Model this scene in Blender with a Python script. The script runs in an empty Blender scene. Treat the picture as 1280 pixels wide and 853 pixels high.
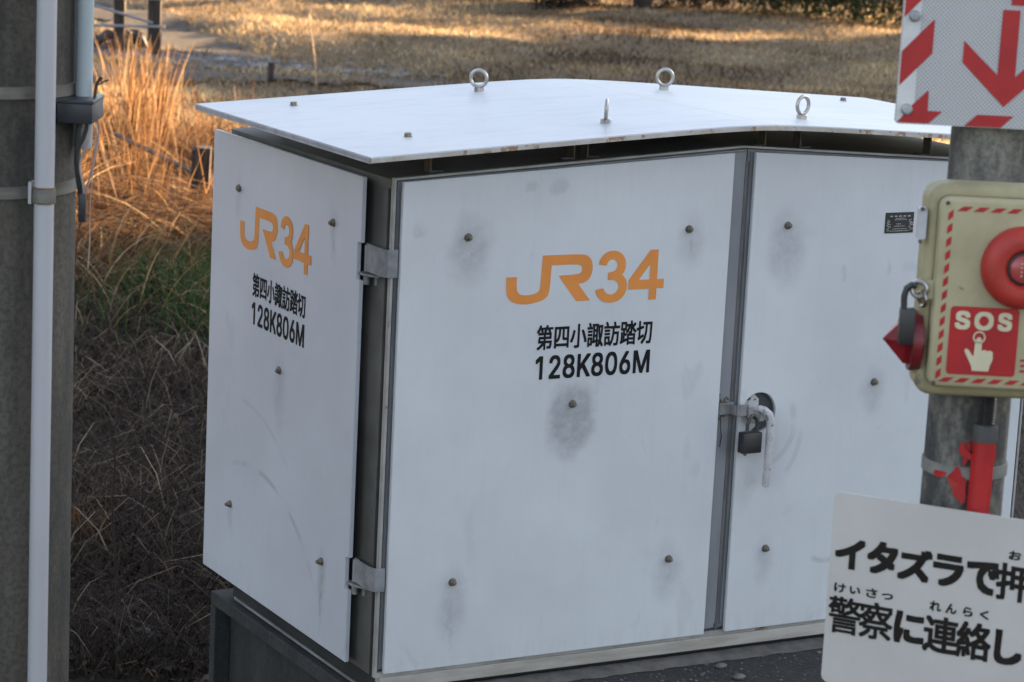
import bpy, bmesh, math, random
import numpy as np
from mathutils import Vector, Matrix
from mathutils.geometry import tessellate_polygon
random.seed(7)
rng = np.random.default_rng(7)
R = math.radians
sc = bpy.context.scene
COL = sc.collection

# ------------------------------------------------------------------ camera
CAM = Vector((-2.518, -5.0326, 2.3771))
FW = Vector((0.48140, 0.85474, -0.19410)); RT = Vector((0.87497, -0.48171, 0.04879)); UP = Vector((0.05180, 0.19332, 0.97977))
cd = bpy.data.cameras.new('camera'); cam = bpy.data.objects.new('camera', cd); COL.objects.link(cam)
cam.matrix_world = Matrix(((RT.x, UP.x, -FW.x, CAM.x), (RT.y, UP.y, -FW.y, CAM.y), (RT.z, UP.z, -FW.z, CAM.z), (0, 0, 0, 1)))
cd.sensor_width = 36; cd.lens = 92.72; cd.clip_start = 0.05; cd.clip_end = 2000
cd.dof.use_dof = True; cd.dof.focus_distance = 6.0; cd.dof.aperture_fstop = 10
sc.camera = cam

# ------------------------------------------------------------------ light
SUN_EL, SUN_AZ = R(11.0), R(-.6)             # the low sun stands in world +X, right of the view
sdir = Vector((math.cos(SUN_EL) * math.cos(SUN_AZ), math.cos(SUN_EL) * math.sin(SUN_AZ), math.sin(SUN_EL)))
w = bpy.data.worlds.new("World"); sc.world = w; w.use_nodes = True
nt = w.node_tree; nt.nodes.clear()
sky = nt.nodes.new('ShaderNodeTexSky'); sky.sky_type = 'NISHITA'; sky.sun_disc = False
sky.sun_elevation = SUN_EL; sky.sun_rotation = math.atan2(sdir.x, sdir.y)
sky.air_density = 1.0; sky.dust_density = 1.2; sky.ozone_density = 2.0
hs = nt.nodes.new('ShaderNodeHueSaturation'); hs.inputs['Saturation'].default_value = 0.56; hs.inputs['Hue'].default_value = 0.512
bg = nt.nodes.new('ShaderNodeBackground'); bg.inputs[1].default_value = 0.06
wo = nt.nodes.new('ShaderNodeOutputWorld')
nt.links.new(sky.outputs[0], hs.inputs['Color']); nt.links.new(hs.outputs[0], bg.inputs[0]); nt.links.new(bg.outputs[0], wo.inputs[0])
sl = bpy.data.lights.new('sun', 'SUN'); sl.energy = 5.0; sl.angle = R(0.5); sl.color = (1.0, 0.68, 0.38)
so = bpy.data.objects.new('sun', sl); COL.objects.link(so); so.rotation_euler = sdir.to_track_quat('Z', 'Y').to_euler()
sc.view_settings.view_transform = 'Standard'; sc.view_settings.look = 'None'
sc.view_settings.exposure = 3.36; sc.view_settings.gamma = 1
sc.cycles.max_bounces = 6; sc.cycles.diffuse_bounces = 3; sc.cycles.transparent_max_bounces = 6

# ------------------------------------------------------------------ helpers
def link(o, parent=None):
    COL.objects.link(o)
    if parent: o.parent = parent
    return o
def tag(o, label=None, cat=None, group=None, kind=None):
    if label: o['label'] = label
    if cat: o['category'] = cat
    if group: o['group'] = group
    if kind: o['kind'] = kind
    return o
def empty(name, loc=(0, 0, 0), label=None, cat=None, group=None, rz=0):
    o = bpy.data.objects.new(name, None); o.location = loc; o.rotation_euler = (0, 0, rz); o.empty_display_size = .1
    link(o); return tag(o, label, cat, group)
def obj(name, bm, mat, parent=None, smooth=False, recalc=True):
    if recalc: bmesh.ops.recalc_face_normals(bm, faces=bm.faces[:])
    me = bpy.data.meshes.new(name); bm.to_mesh(me); bm.free()
    me.materials.append(mat)
    if smooth:
        for p in me.polygons: p.use_smooth = True
        me.set_sharp_from_angle(angle=R(35))
    return link(bpy.data.objects.new(name, me), parent)
def inst(src, parent, loc=(0, 0, 0), rot=(0, 0, 0), name=None):
    o = src.copy(); link(o, parent); o.location = loc; o.rotation_euler = rot
    return o
def box(bm, a, b, bev=0.0, M=None):
    r = bmesh.ops.create_cube(bm, size=1.0)
    vs = r['verts']
    for v in vs:
        v.co = Vector([(a[i] + b[i]) / 2 + v.co[i] * (b[i] - a[i]) for i in range(3)])
    if bev > 0:
        es = list({e for v in vs for e in v.link_edges})
        r2 = bmesh.ops.bevel(bm, geom=es, offset=bev, segments=2, affect='EDGES', profile=.5)
        vs = list({v for v in vs if v.is_valid} | set(r2['verts']))
    if M is not None:
        for v in vs: v.co = M @ v.co
    return vs
def prism(bm, pts, o, ex, ey, n, d, holes=(), bev=0.0):
    """outline pts (2D) in the frame o,ex,ey, pushed along n by d (a solid slab)"""
    o, ex, ey, n = Vector(o), Vector(ex), Vector(ey), Vector(n)
    loops = [list(pts)] + [list(h) for h in holes]
    flat = [Vector((p[0], p[1], 0)) for l in loops for p in l]
    tri = tessellate_polygon([[Vector((p[0], p[1], 0)) for p in l] for l in loops])
    A = [bm.verts.new(o + ex * p.x + ey * p.y) for p in flat]
    B = [bm.verts.new(o + ex * p.x + ey * p.y + n * d) for p in flat] if d else None
    for t in tri:
        try:
            bm.faces.new([A[i] for i in t])
            if d: bm.faces.new([B[i] for i in reversed(t)])
        except ValueError: pass
    if d:
        k = 0
        for l in loops:
            m = len(l)
            for i in range(m):
                j = (i + 1) % m
                try: bm.faces.new([A[k + i], A[k + j], B[k + j], B[k + i]])
                except ValueError: pass
            k += m
    return A, B
def tube(bm, pts, rad, seg=10, cap=True):
    pts = [Vector(p) for p in pts]
    if not isinstance(rad, (list, tuple)): rad = [rad] * len(pts)
    rings = []; prev = None
    for i, p in enumerate(pts):
        t = (pts[min(i + 1, len(pts) - 1)] - pts[max(i - 1, 0)]).normalized()
        if prev is None:
            a = Vector((0, 0, 1)) if abs(t.z) < .9 else Vector((1, 0, 0))
            nrm = t.cross(a).normalized()
        else: nrm = (prev - t * prev.dot(t)).normalized()
        prev = nrm; b = t.cross(nrm)
        rings.append([bm.verts.new(p + (nrm * math.cos(2 * math.pi * k / seg) + b * math.sin(2 * math.pi * k / seg)) * rad[i]) for k in range(seg)])
    for a, b in zip(rings, rings[1:]):
        for k in range(seg): bm.faces.new([a[k], a[(k + 1) % seg], b[(k + 1) % seg], b[k]])
    if cap:
        bm.faces.new(rings[0][::-1]); bm.faces.new(rings[-1])
def lathe(bm, prof, c, axis, seg=32):
    """prof: (radius, height) pairs along axis from c"""
    c, ax = Vector(c), Vector(axis).normalized()
    a = Vector((0, 0, 1)) if abs(ax.z) < .9 else Vector((1, 0, 0))
    u = ax.cross(a).normalized(); v = ax.cross(u)
    rings = []
    for r, h in prof:
        if r <= 1e-6: rings.append([bm.verts.new(c + ax * h)])
        else: rings.append([bm.verts.new(c + ax * h + (u * math.cos(2 * math.pi * k / seg) + v * math.sin(2 * math.pi * k / seg)) * r) for k in range(seg)])
    for A, B in zip(rings, rings[1:]):
        for k in range(seg):
            q = [A[k % len(A)], A[(k + 1) % len(A)], B[(k + 1) % len(B)], B[k % len(B)]]
            q = list(dict.fromkeys(q))
            if len(q) > 2:
                try: bm.faces.new(q)
                except ValueError: pass
    for Rg in (rings[0], rings[-1]):
        if len(Rg) > 2:
            try: bm.faces.new(Rg)
            except ValueError: pass
def torus(bm, c, axis, R1, r, seg=28, s2=10, squash=1.0):
    c, ax = Vector(c), Vector(axis).normalized(); a = Vector((0, 0, 1)) if abs(ax.z) < .9 else Vector((1, 0, 0))
    u = ax.cross(a).normalized(); v = ax.cross(u); g = []
    for i in range(seg):
        t = 2 * math.pi * i / seg; d = u * math.cos(t) + v * math.sin(t) * squash
        g.append([bm.verts.new(c + d * R1 + (d * math.cos(2 * math.pi * k / s2) + ax * math.sin(2 * math.pi * k / s2)) * r) for k in range(s2)])
    for i in range(seg):
        for k in range(s2):
            bm.faces.new([g[i][k], g[(i + 1) % seg][k], g[(i + 1) % seg][(k + 1) % s2], g[i][(k + 1) % s2]])
def rrect(x0, z0, x1, z1, r, n=6):
    out = []
    for cx, cz, a0 in ((x1 - r, z1 - r, 0), (x0 + r, z1 - r, 90), (x0 + r, z0 + r, 180), (x1 - r, z0 + r, 270)):
        for i in range(n + 1):
            a = R(a0 + 90 * i / n); out.append((cx + r * math.cos(a), cz + r * math.sin(a)))
    return out
def circ(cx, cz, r, n=32, rz=None):
    return [(cx + r * math.cos(2 * math.pi * i / n), cz + (rz or r) * math.sin(2 * math.pi * i / n)) for i in range(n)]

GLYPHS = {'3':[[(7.34,87.45),(9.01,93.68),(12.0,99.48),(16.2,104.62),(21.43,108.89),(27.49,112.12),(34.13,114.18),(41.08,114.99),(48.08,114.51),(54.83,112.77),(61.06,109.84),(66.53,105.82),(71.02,100.89),(74.34,95.25),(76.36,89.11),(77.0,82.72),(76.24,76.35),(74.1,70.24),(70.67,64.65),(65.52,61.85),(70.67,58.3),(75.06,54.1),(78.57,49.37),(81.1,44.22),(82.59,38.81),(82.99,33.26),(82.3,27.73),(80.53,22.37),(77.73,17.32),(73.98,12.72),(69.37,8.68),(64.03,5.32),(58.1,2.73),(51.75,0.97),(45.13,0.1),(38.43,0.13),(31.82,1.06),(25.49,2.88),(19.59,5.53),(14.3,8.93),(9.75,13.01),(6.05,17.65),(3.32,22.72),(1.62,28.1),(20.33,30.87),(21.54,27.38),(23.59,24.15),(26.38,21.32),(29.81,19.01),(33.74,17.32),(38.01,16.3),(42.44,16.0),(46.85,16.44),(51.06,17.6),(54.9,19.42),(58.22,21.84),(60.88,24.75),(62.76,28.05),(63.8,31.58),(63.95,35.21),(63.2,38.8),(61.59,42.18),(59.18,45.24),(56.07,47.83),(52.39,49.87),(48.28,51.25),(43.92,51.93),(33,51.5),(33,66),(44.3,67.65),(48.68,68.83),(52.55,71.08),(55.62,74.25),(57.65,78.08),(58.48,82.29),(58.06,86.55),(56.41,90.54),(53.67,93.96),(50.03,96.54),(45.78,98.09),(41.24,98.48),(36.76,97.7),(32.68,95.79),(29.31,92.91),(26.91,89.27),(25.66,85.16)]],'4':[[(0.6,0),(0.8,0),(0.8,0.225),(1,0.225),(1,0.4),(0.8,0.4),(0.8,1),(0.585,1),(0,0.405),(0,0.225),(0.6,0.225)],[(0.6,0.4),(0.6,0.745),(0.26,0.4)]],'128K806M':[[(2.072,0.234),(2.052,0.235),(2.032,0.234),(2.013,0.23),(1.995,0.223),(1.98,0.213),(1.966,0.202),(1.956,0.189),(1.948,0.173),(1.943,0.157),(1.941,0.139),(1.943,0.121),(1.947,0.106),(1.955,0.091),(1.965,0.079),(1.978,0.069),(1.993,0.06),(2.011,0.054),(2.03,0.05),(2.052,0.049),(2.074,0.05),(2.093,0.054),(2.111,0.06),(2.126,0.069),(2.139,0.079),(2.149,0.091),(2.156,0.106),(2.161,0.121),(2.163,0.139),(2.161,0.157),(2.156,0.173),(2.148,0.189),(2.137,0.202),(2.124,0.213),(2.109,0.223),(2.091,0.23)],[(1.229,0.091),(1.237,0.106),(1.241,0.121),(1.243,0.139),(1.241,0.157),(1.236,0.173),(1.228,0.189),(1.218,0.202),(1.205,0.213),(1.189,0.223),(1.172,0.23),(1.153,0.234),(1.132,0.235),(1.112,0.234),(1.093,0.23),(1.075,0.223),(1.06,0.213),(1.047,0.202),(1.036,0.189),(1.028,0.173),(1.023,0.157),(1.022,0.139),(1.023,0.121),(1.028,0.106),(1.035,0.091),(1.045,0.079),(1.058,0.069),(1.073,0.06),(1.091,0.054),(1.111,0.05),(1.132,0.049),(1.154,0.05),(1.173,0.054),(1.191,0.06),(1.206,0.069),(1.219,0.079)],[(2.906,0.252),(2.892,0.241),(2.88,0.229),(2.87,0.214),(2.863,0.197),(2.858,0.179),(2.857,0.158),(2.858,0.138),(2.863,0.119),(2.87,0.102),(2.88,0.086),(2.892,0.073),(2.906,0.063),(2.922,0.055),(2.939,0.05),(2.958,0.048),(2.977,0.05),(2.995,0.055),(3.011,0.063),(3.025,0.073),(3.036,0.086),(3.046,0.101),(3.054,0.119),(3.058,0.137),(3.059,0.157),(3.058,0.178),(3.054,0.196),(3.046,0.213),(3.036,0.228),(3.025,0.241),(3.011,0.251),(2.995,0.259),(2.977,0.264),(2.958,0.265),(2.939,0.264),(2.922,0.259)],[(0.98,0.062),(0.968,0.084),(0.96,0.109),(0.958,0.135),(0.959,0.156),(0.964,0.176),(0.971,0.195),(0.981,0.212),(0.993,0.228),(1.007,0.241),(1.023,0.252),(1.04,0.26),(1.059,0.265),(1.059,0.267),(1.035,0.276),(1.015,0.289),(0.999,0.308),(0.986,0.33),(0.979,0.354),(0.976,0.38),(0.979,0.405),(0.985,0.429),(0.997,0.45),(1.012,0.469),(1.03,0.485),(1.052,0.498),(1.076,0.508),(1.103,0.514),(1.132,0.516),(1.161,0.514),(1.188,0.508),(1.212,0.498),(1.234,0.485),(1.252,0.469),(1.267,0.45),(1.279,0.429),(1.286,0.405),(1.288,0.38),(1.285,0.354),(1.278,0.33),(1.265,0.308),(1.249,0.289),(1.229,0.276),(1.207,0.267),(1.207,0.265),(1.225,0.26),(1.242,0.252),(1.257,0.241),(1.271,0.228),(1.283,0.212),(1.293,0.195),(1.301,0.176),(1.305,0.156),(1.307,0.135),(1.304,0.109),(1.297,0.084),(1.285,0.062),(1.268,0.042),(1.247,0.025),(1.223,0.011),(1.195,0.001),(1.165,-0.005),(1.132,-0.007),(1.099,-0.005),(1.069,0.001),(1.042,0.011),(1.017,0.025),(0.997,0.042)],[(3.102,0.24),(3.112,0.215),(3.119,0.187),(3.121,0.157),(3.119,0.127),(3.111,0.098),(3.1,0.073),(3.084,0.05),(3.065,0.03),(3.042,0.014),(3.016,0.003),(2.989,-0.004),(2.958,-0.007),(2.928,-0.004),(2.9,0.003),(2.874,0.015),(2.851,0.031),(2.832,0.051),(2.816,0.074),(2.805,0.101),(2.798,0.13),(2.795,0.162),(2.797,0.187),(2.803,0.212),(2.812,0.239),(2.825,0.268),(2.844,0.302),(2.869,0.34),(2.984,0.509),(3.054,0.509),(2.883,0.261),(2.877,0.261),(2.883,0.27),(2.889,0.279),(2.897,0.288),(2.906,0.295),(2.916,0.302),(2.928,0.307),(2.94,0.311),(2.953,0.313),(2.967,0.314),(2.997,0.312),(3.023,0.305),(3.048,0.295),(3.069,0.28),(3.087,0.262)],[(1.901,0.212),(1.913,0.228),(1.927,0.241),(1.943,0.252),(1.96,0.26),(1.978,0.265),(1.978,0.267),(1.955,0.276),(1.935,0.289),(1.919,0.308),(1.906,0.33),(1.899,0.354),(1.896,0.38),(1.898,0.405),(1.905,0.429),(1.916,0.45),(1.931,0.469),(1.95,0.485),(1.972,0.498),(1.996,0.508),(2.023,0.514),(2.052,0.516),(2.081,0.514),(2.108,0.508),(2.132,0.498),(2.154,0.485),(2.172,0.469),(2.187,0.45),(2.199,0.429),(2.205,0.405),(2.208,0.38),(2.205,0.354),(2.198,0.33),(2.185,0.308),(2.169,0.289),(2.149,0.276),(2.126,0.267),(2.126,0.265),(2.144,0.26),(2.161,0.252),(2.177,0.241),(2.191,0.228),(2.203,0.212),(2.213,0.195),(2.221,0.176),(2.225,0.156),(2.227,0.135),(2.224,0.109),(2.217,0.084),(2.204,0.062),(2.188,0.042),(2.167,0.025),(2.143,0.011),(2.115,0.001),(2.085,-0.005),(2.052,-0.007),(2.019,-0.005),(1.989,0.001),(1.961,0.011),(1.937,0.025),(1.917,0.042),(1.9,0.062),(1.888,0.084),(1.88,0.109),(1.878,0.135),(1.879,0.156),(1.884,0.176),(1.891,0.195)],[(0.649,0.513),(0.678,0.516),(0.707,0.513),(0.734,0.507),(0.759,0.497),(0.781,0.482),(0.799,0.465),(0.814,0.445),(0.825,0.423),(0.832,0.398),(0.834,0.372),(0.833,0.354),(0.83,0.336),(0.824,0.318),(0.816,0.299),(0.804,0.28),(0.789,0.259),(0.77,0.235),(0.747,0.209),(0.72,0.18),(0.606,0.06),(0.606,0.057),(0.842,0.057),(0.842,0.0),(0.517,0.0),(0.517,0.047),(0.687,0.229),(0.705,0.248),(0.721,0.266),(0.735,0.282),(0.747,0.298),(0.756,0.312),(0.764,0.327),(0.769,0.341),(0.772,0.356),(0.773,0.371),(0.772,0.389),(0.768,0.405),(0.761,0.419),(0.751,0.431),(0.74,0.441),(0.726,0.449),(0.711,0.455),(0.694,0.458),(0.677,0.46),(0.658,0.458),(0.641,0.454),(0.625,0.447),(0.612,0.438),(0.601,0.427),(0.592,0.413),(0.585,0.398),(0.581,0.381),(0.58,0.362),(0.519,0.362),(0.521,0.391),(0.528,0.418),(0.539,0.442),(0.555,0.464),(0.574,0.482),(0.596,0.496),(0.621,0.507)],[(2.47,0.512),(2.506,0.516),(2.541,0.512),(2.573,0.502),(2.602,0.484),(2.626,0.461),(2.647,0.431),(2.663,0.395),(2.675,0.353),(2.682,0.306),(2.684,0.254),(2.682,0.202),(2.675,0.155),(2.663,0.113),(2.647,0.077),(2.627,0.048),(2.602,0.024),(2.574,0.007),(2.542,-0.003),(2.506,-0.007),(2.47,-0.003),(2.437,0.007),(2.409,0.024),(2.384,0.048),(2.364,0.077),(2.348,0.113),(2.336,0.155),(2.329,0.202),(2.327,0.254),(2.329,0.306),(2.336,0.353),(2.348,0.395),(2.364,0.431),(2.385,0.461),(2.409,0.484),(2.438,0.502)],[(2.529,0.457),(2.506,0.46),(2.482,0.457),(2.461,0.449),(2.442,0.435),(2.426,0.416),(2.413,0.393),(2.402,0.365),(2.394,0.332),(2.39,0.295),(2.388,0.254),(2.39,0.213),(2.394,0.176),(2.402,0.144),(2.413,0.116),(2.426,0.092),(2.442,0.074),(2.461,0.06),(2.482,0.052),(2.506,0.05),(2.529,0.052),(2.55,0.06),(2.569,0.074),(2.585,0.092),(2.599,0.116),(2.609,0.144),(2.617,0.176),(2.621,0.213),(2.623,0.254),(2.621,0.295),(2.617,0.332),(2.609,0.365),(2.599,0.393),(2.585,0.416),(2.569,0.435),(2.55,0.449)],[(3.245,0.0),(3.245,0.509),(3.337,0.509),(3.462,0.187),(3.465,0.179),(3.469,0.17),(3.472,0.159),(3.476,0.147),(3.48,0.135),(3.484,0.123),(3.488,0.11),(3.492,0.097),(3.496,0.084),(3.5,0.071),(3.504,0.06),(3.507,0.049),(3.492,0.049),(3.496,0.059),(3.499,0.071),(3.503,0.083),(3.507,0.095),(3.511,0.108),(3.515,0.121),(3.519,0.134),(3.523,0.146),(3.527,0.158),(3.531,0.169),(3.534,0.179),(3.537,0.187),(3.661,0.509),(3.753,0.509),(3.753,0.0),(3.689,0.0),(3.689,0.291),(3.689,0.302),(3.689,0.314),(3.689,0.327),(3.69,0.34),(3.69,0.354),(3.69,0.369),(3.691,0.383),(3.691,0.398),(3.691,0.413),(3.692,0.428),(3.692,0.443),(3.692,0.457),(3.698,0.457),(3.693,0.441),(3.688,0.425),(3.683,0.409),(3.677,0.393),(3.672,0.378),(3.667,0.363),(3.662,0.348),(3.657,0.335),(3.652,0.322),(3.648,0.31),(3.644,0.3),(3.641,0.291),(3.527,0.0),(3.471,0.0),(3.355,0.291),(3.352,0.3),(3.348,0.31),(3.344,0.321),(3.34,0.333),(3.335,0.347),(3.33,0.361),(3.325,0.376),(3.32,0.392),(3.314,0.408),(3.309,0.424),(3.303,0.441),(3.297,0.457),(3.304,0.457),(3.304,0.444),(3.305,0.43),(3.305,0.416),(3.305,0.401),(3.306,0.386),(3.306,0.372),(3.306,0.357),(3.306,0.342),(3.307,0.328),(3.307,0.315),(3.307,0.302),(3.307,0.291),(3.307,0.0)],[(0.086,0.427),(0.198,0.509),(0.276,0.509),(0.276,0.0),(0.212,0.0),(0.212,0.448),(0.209,0.448),(0.086,0.358)],[(1.132,0.46),(1.115,0.459),(1.098,0.455),(1.083,0.449),(1.071,0.442),(1.06,0.432),(1.051,0.42),(1.044,0.407),(1.04,0.392),(1.039,0.376),(1.04,0.359),(1.044,0.344),(1.051,0.33),(1.06,0.318),(1.071,0.308),(1.084,0.3),(1.099,0.294),(1.115,0.291),(1.132,0.29),(1.15,0.291),(1.166,0.294),(1.18,0.3),(1.193,0.308),(1.204,0.318),(1.213,0.33),(1.22,0.344),(1.224,0.359),(1.225,0.376),(1.224,0.392),(1.22,0.407),(1.214,0.42),(1.205,0.432),(1.194,0.442),(1.181,0.449),(1.166,0.455),(1.15,0.459)],[(2.052,0.46),(2.034,0.459),(2.018,0.455),(2.003,0.449),(1.99,0.442),(1.979,0.432),(1.97,0.42),(1.964,0.407),(1.96,0.392),(1.959,0.376),(1.96,0.359),(1.964,0.344),(1.97,0.33),(1.979,0.318),(1.99,0.308),(2.004,0.3),(2.018,0.294),(2.035,0.291),(2.052,0.29),(2.07,0.291),(2.085,0.294),(2.1,0.3),(2.113,0.308),(2.124,0.318),(2.133,0.33),(2.14,0.344),(2.144,0.359),(2.145,0.376),(2.144,0.392),(2.14,0.407),(2.133,0.42),(2.125,0.432),(2.114,0.442),(2.101,0.449),(2.086,0.455),(2.07,0.459)],[(1.419,0),(1.419,0.509),(1.484,0.509),(1.484,0.235),(1.723,0.509),(1.807,0.509),(1.605,0.285),(1.808,0),(1.731,0),(1.56,0.238),(1.484,0.153),(1.484,0)]],'S':[[(0.303,0.069),(0.317,0.079),(0.329,0.092),(0.338,0.106),(0.344,0.122),(0.346,0.139),(0.344,0.154),(0.34,0.168),(0.332,0.179),(0.322,0.189),(0.31,0.197),(0.296,0.205),(0.28,0.211),(0.263,0.217),(0.245,0.222),(0.184,0.239),(0.145,0.253),(0.112,0.269),(0.086,0.289),(0.067,0.313),(0.056,0.341),(0.052,0.372),(0.054,0.4),(0.062,0.425),(0.075,0.448),(0.092,0.468),(0.113,0.484),(0.138,0.498),(0.165,0.508),(0.195,0.514),(0.227,0.516),(0.259,0.514),(0.289,0.508),(0.316,0.498),(0.34,0.484),(0.36,0.468),(0.377,0.449),(0.39,0.427),(0.398,0.403),(0.401,0.378),(0.337,0.378),(0.332,0.402),(0.32,0.421),(0.302,0.437),(0.28,0.449),(0.254,0.456),(0.225,0.459),(0.204,0.457),(0.185,0.454),(0.167,0.448),(0.152,0.44),(0.139,0.43),(0.129,0.418),(0.121,0.405),(0.117,0.391),(0.115,0.376),(0.117,0.359),(0.122,0.345),(0.131,0.334),(0.142,0.324),(0.155,0.315),(0.169,0.308),(0.184,0.302),(0.198,0.297),(0.212,0.293),(0.264,0.279),(0.279,0.275),(0.295,0.27),(0.312,0.264),(0.328,0.256),(0.344,0.248),(0.359,0.238),(0.372,0.226),(0.384,0.213),(0.395,0.198),(0.402,0.18),(0.407,0.161),(0.408,0.139),(0.406,0.112),(0.399,0.087),(0.386,0.064),(0.37,0.043),(0.349,0.025),(0.323,0.011),(0.294,-0.0),(0.261,-0.007),(0.224,-0.009),(0.188,-0.007),(0.156,-0.001),(0.128,0.009),(0.102,0.023),(0.081,0.04),(0.064,0.06),(0.051,0.083),(0.042,0.109),(0.038,0.137),(0.104,0.137),(0.108,0.118),(0.114,0.102),(0.123,0.088),(0.136,0.076),(0.15,0.066),(0.166,0.059),(0.185,0.053),(0.204,0.05),(0.224,0.049),(0.246,0.05),(0.267,0.054),(0.286,0.06)]],'O':[[(0.15,0.484),(0.186,0.501),(0.225,0.512),(0.267,0.516),(0.309,0.512),(0.348,0.501),(0.384,0.484),(0.415,0.459),(0.442,0.429),(0.464,0.393),(0.48,0.352),(0.49,0.305),(0.493,0.254),(0.49,0.203),(0.48,0.157),(0.464,0.115),(0.442,0.079),(0.415,0.049),(0.384,0.025),(0.348,0.007),(0.309,-0.003),(0.267,-0.007),(0.225,-0.003),(0.186,0.007),(0.15,0.025),(0.119,0.049),(0.092,0.079),(0.07,0.115),(0.053,0.157),(0.044,0.203),(0.04,0.254),(0.044,0.305),(0.053,0.352),(0.07,0.393),(0.092,0.429),(0.119,0.459)],[(0.372,0.415),(0.349,0.433),(0.324,0.446),(0.296,0.453),(0.267,0.456),(0.237,0.453),(0.21,0.445),(0.184,0.433),(0.161,0.415),(0.142,0.392),(0.125,0.364),(0.113,0.332),(0.106,0.295),(0.103,0.254),(0.106,0.213),(0.113,0.176),(0.125,0.144),(0.142,0.117),(0.161,0.094),(0.184,0.076),(0.21,0.063),(0.237,0.055),(0.267,0.053),(0.296,0.055),(0.324,0.063),(0.349,0.076),(0.372,0.094),(0.392,0.116),(0.408,0.144),(0.42,0.176),(0.428,0.213),(0.43,0.254),(0.428,0.295),(0.42,0.332),(0.408,0.365),(0.392,0.392)]]}
def inside(p, L):
    c = False; n = len(L)
    for i in range(n):
        (x1, y1), (x2, y2) = L[i], L[i - 1]
        if (y1 > p[1]) != (y2 > p[1]) and p[0] < (x2 - x1) * (p[1] - y1) / (y2 - y1) + x1: c = not c
    return c
def lettering(name, s, bbox, o, ex, ey, n, mat, parent, bold=0.0, depth=0.0006, label=None):
    """print filling the box bbox=(u0,v0,u1,v1) of the frame o,ex,ey; bold (metres) widens every stroke by that much on each side"""
    if s in GLYPHS:
        Ls = GLYPHS[s]; co = []; tr = []
        outer = [L for L in Ls if sum(inside(L[0], M) for M in Ls if M is not L) % 2 == 0]
        for L in outer:
            H = [M for M in Ls if M is not L and inside(M[0], L)]
            flat_ = [Vector((p[0], p[1], 0)) for q_ in [L] + H for p in q_]
            for t in tessellate_polygon([[Vector((p[0], p[1], 0)) for p in q_] for q_ in [L] + H]): tr.append([i + len(co) for i in t])
            co += [tuple(p) for p in flat_]
        co = np.array(co, np.float32)
    else:
        cu = bpy.data.curves.new('text_curve', 'FONT'); cu.body = s; cu.size = 1; cu.resolution_u = 3
        t = bpy.data.objects.new('text_tmp', cu); COL.objects.link(t)
        bpy.context.view_layer.update()
        tm = bpy.data.meshes.new_from_object(t.evaluated_get(bpy.context.evaluated_depsgraph_get()))
        bpy.data.objects.remove(t)
        k = len(tm.vertices); co = np.empty(k * 3, np.float32); tm.vertices.foreach_get('co', co); co = co.reshape(-1, 3)
        tr = [list(p.vertices) for p in tm.polygons]; bpy.data.meshes.remove(tm)
    mn, mx = co.min(0), co.max(0); sp = np.maximum(mx - mn, 1e-6)
    u = bbox[0] + bold + (co[:, 0] - mn[0]) / sp[0] * (bbox[2] - bbox[0] - 2 * bold); v = bbox[1] + bold + (co[:, 1] - mn[1]) / sp[1] * (bbox[3] - bbox[1] - 2 * bold)
    offs = [(0, 0)] + ([(bold * a_, bold * b_) for a_, b_ in ((1, 1), (-1, 1), (-1, -1), (1, -1), (1, 0), (-1, 0), (0, 1), (0, -1))] if bold else [])
    VV, FF = [], []
    for k, (du, dv) in enumerate(offs):
        P = np.array(o)[None] + (u + du)[:, None] * np.array(ex)[None] + (v + dv)[:, None] * np.array(ey)[None] + (depth + .00006 * k) * np.array(n)[None]
        FF += [[i + k * len(P) for i in f] for f in tr]; VV += P.tolist()
    me = bpy.data.meshes.new(name); me.from_pydata(VV, [], FF); me.update(); me.materials.append(mat)
    ob = link(bpy.data.objects.new(name, me), parent)
    if label: ob['label'] = label
    return ob

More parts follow.
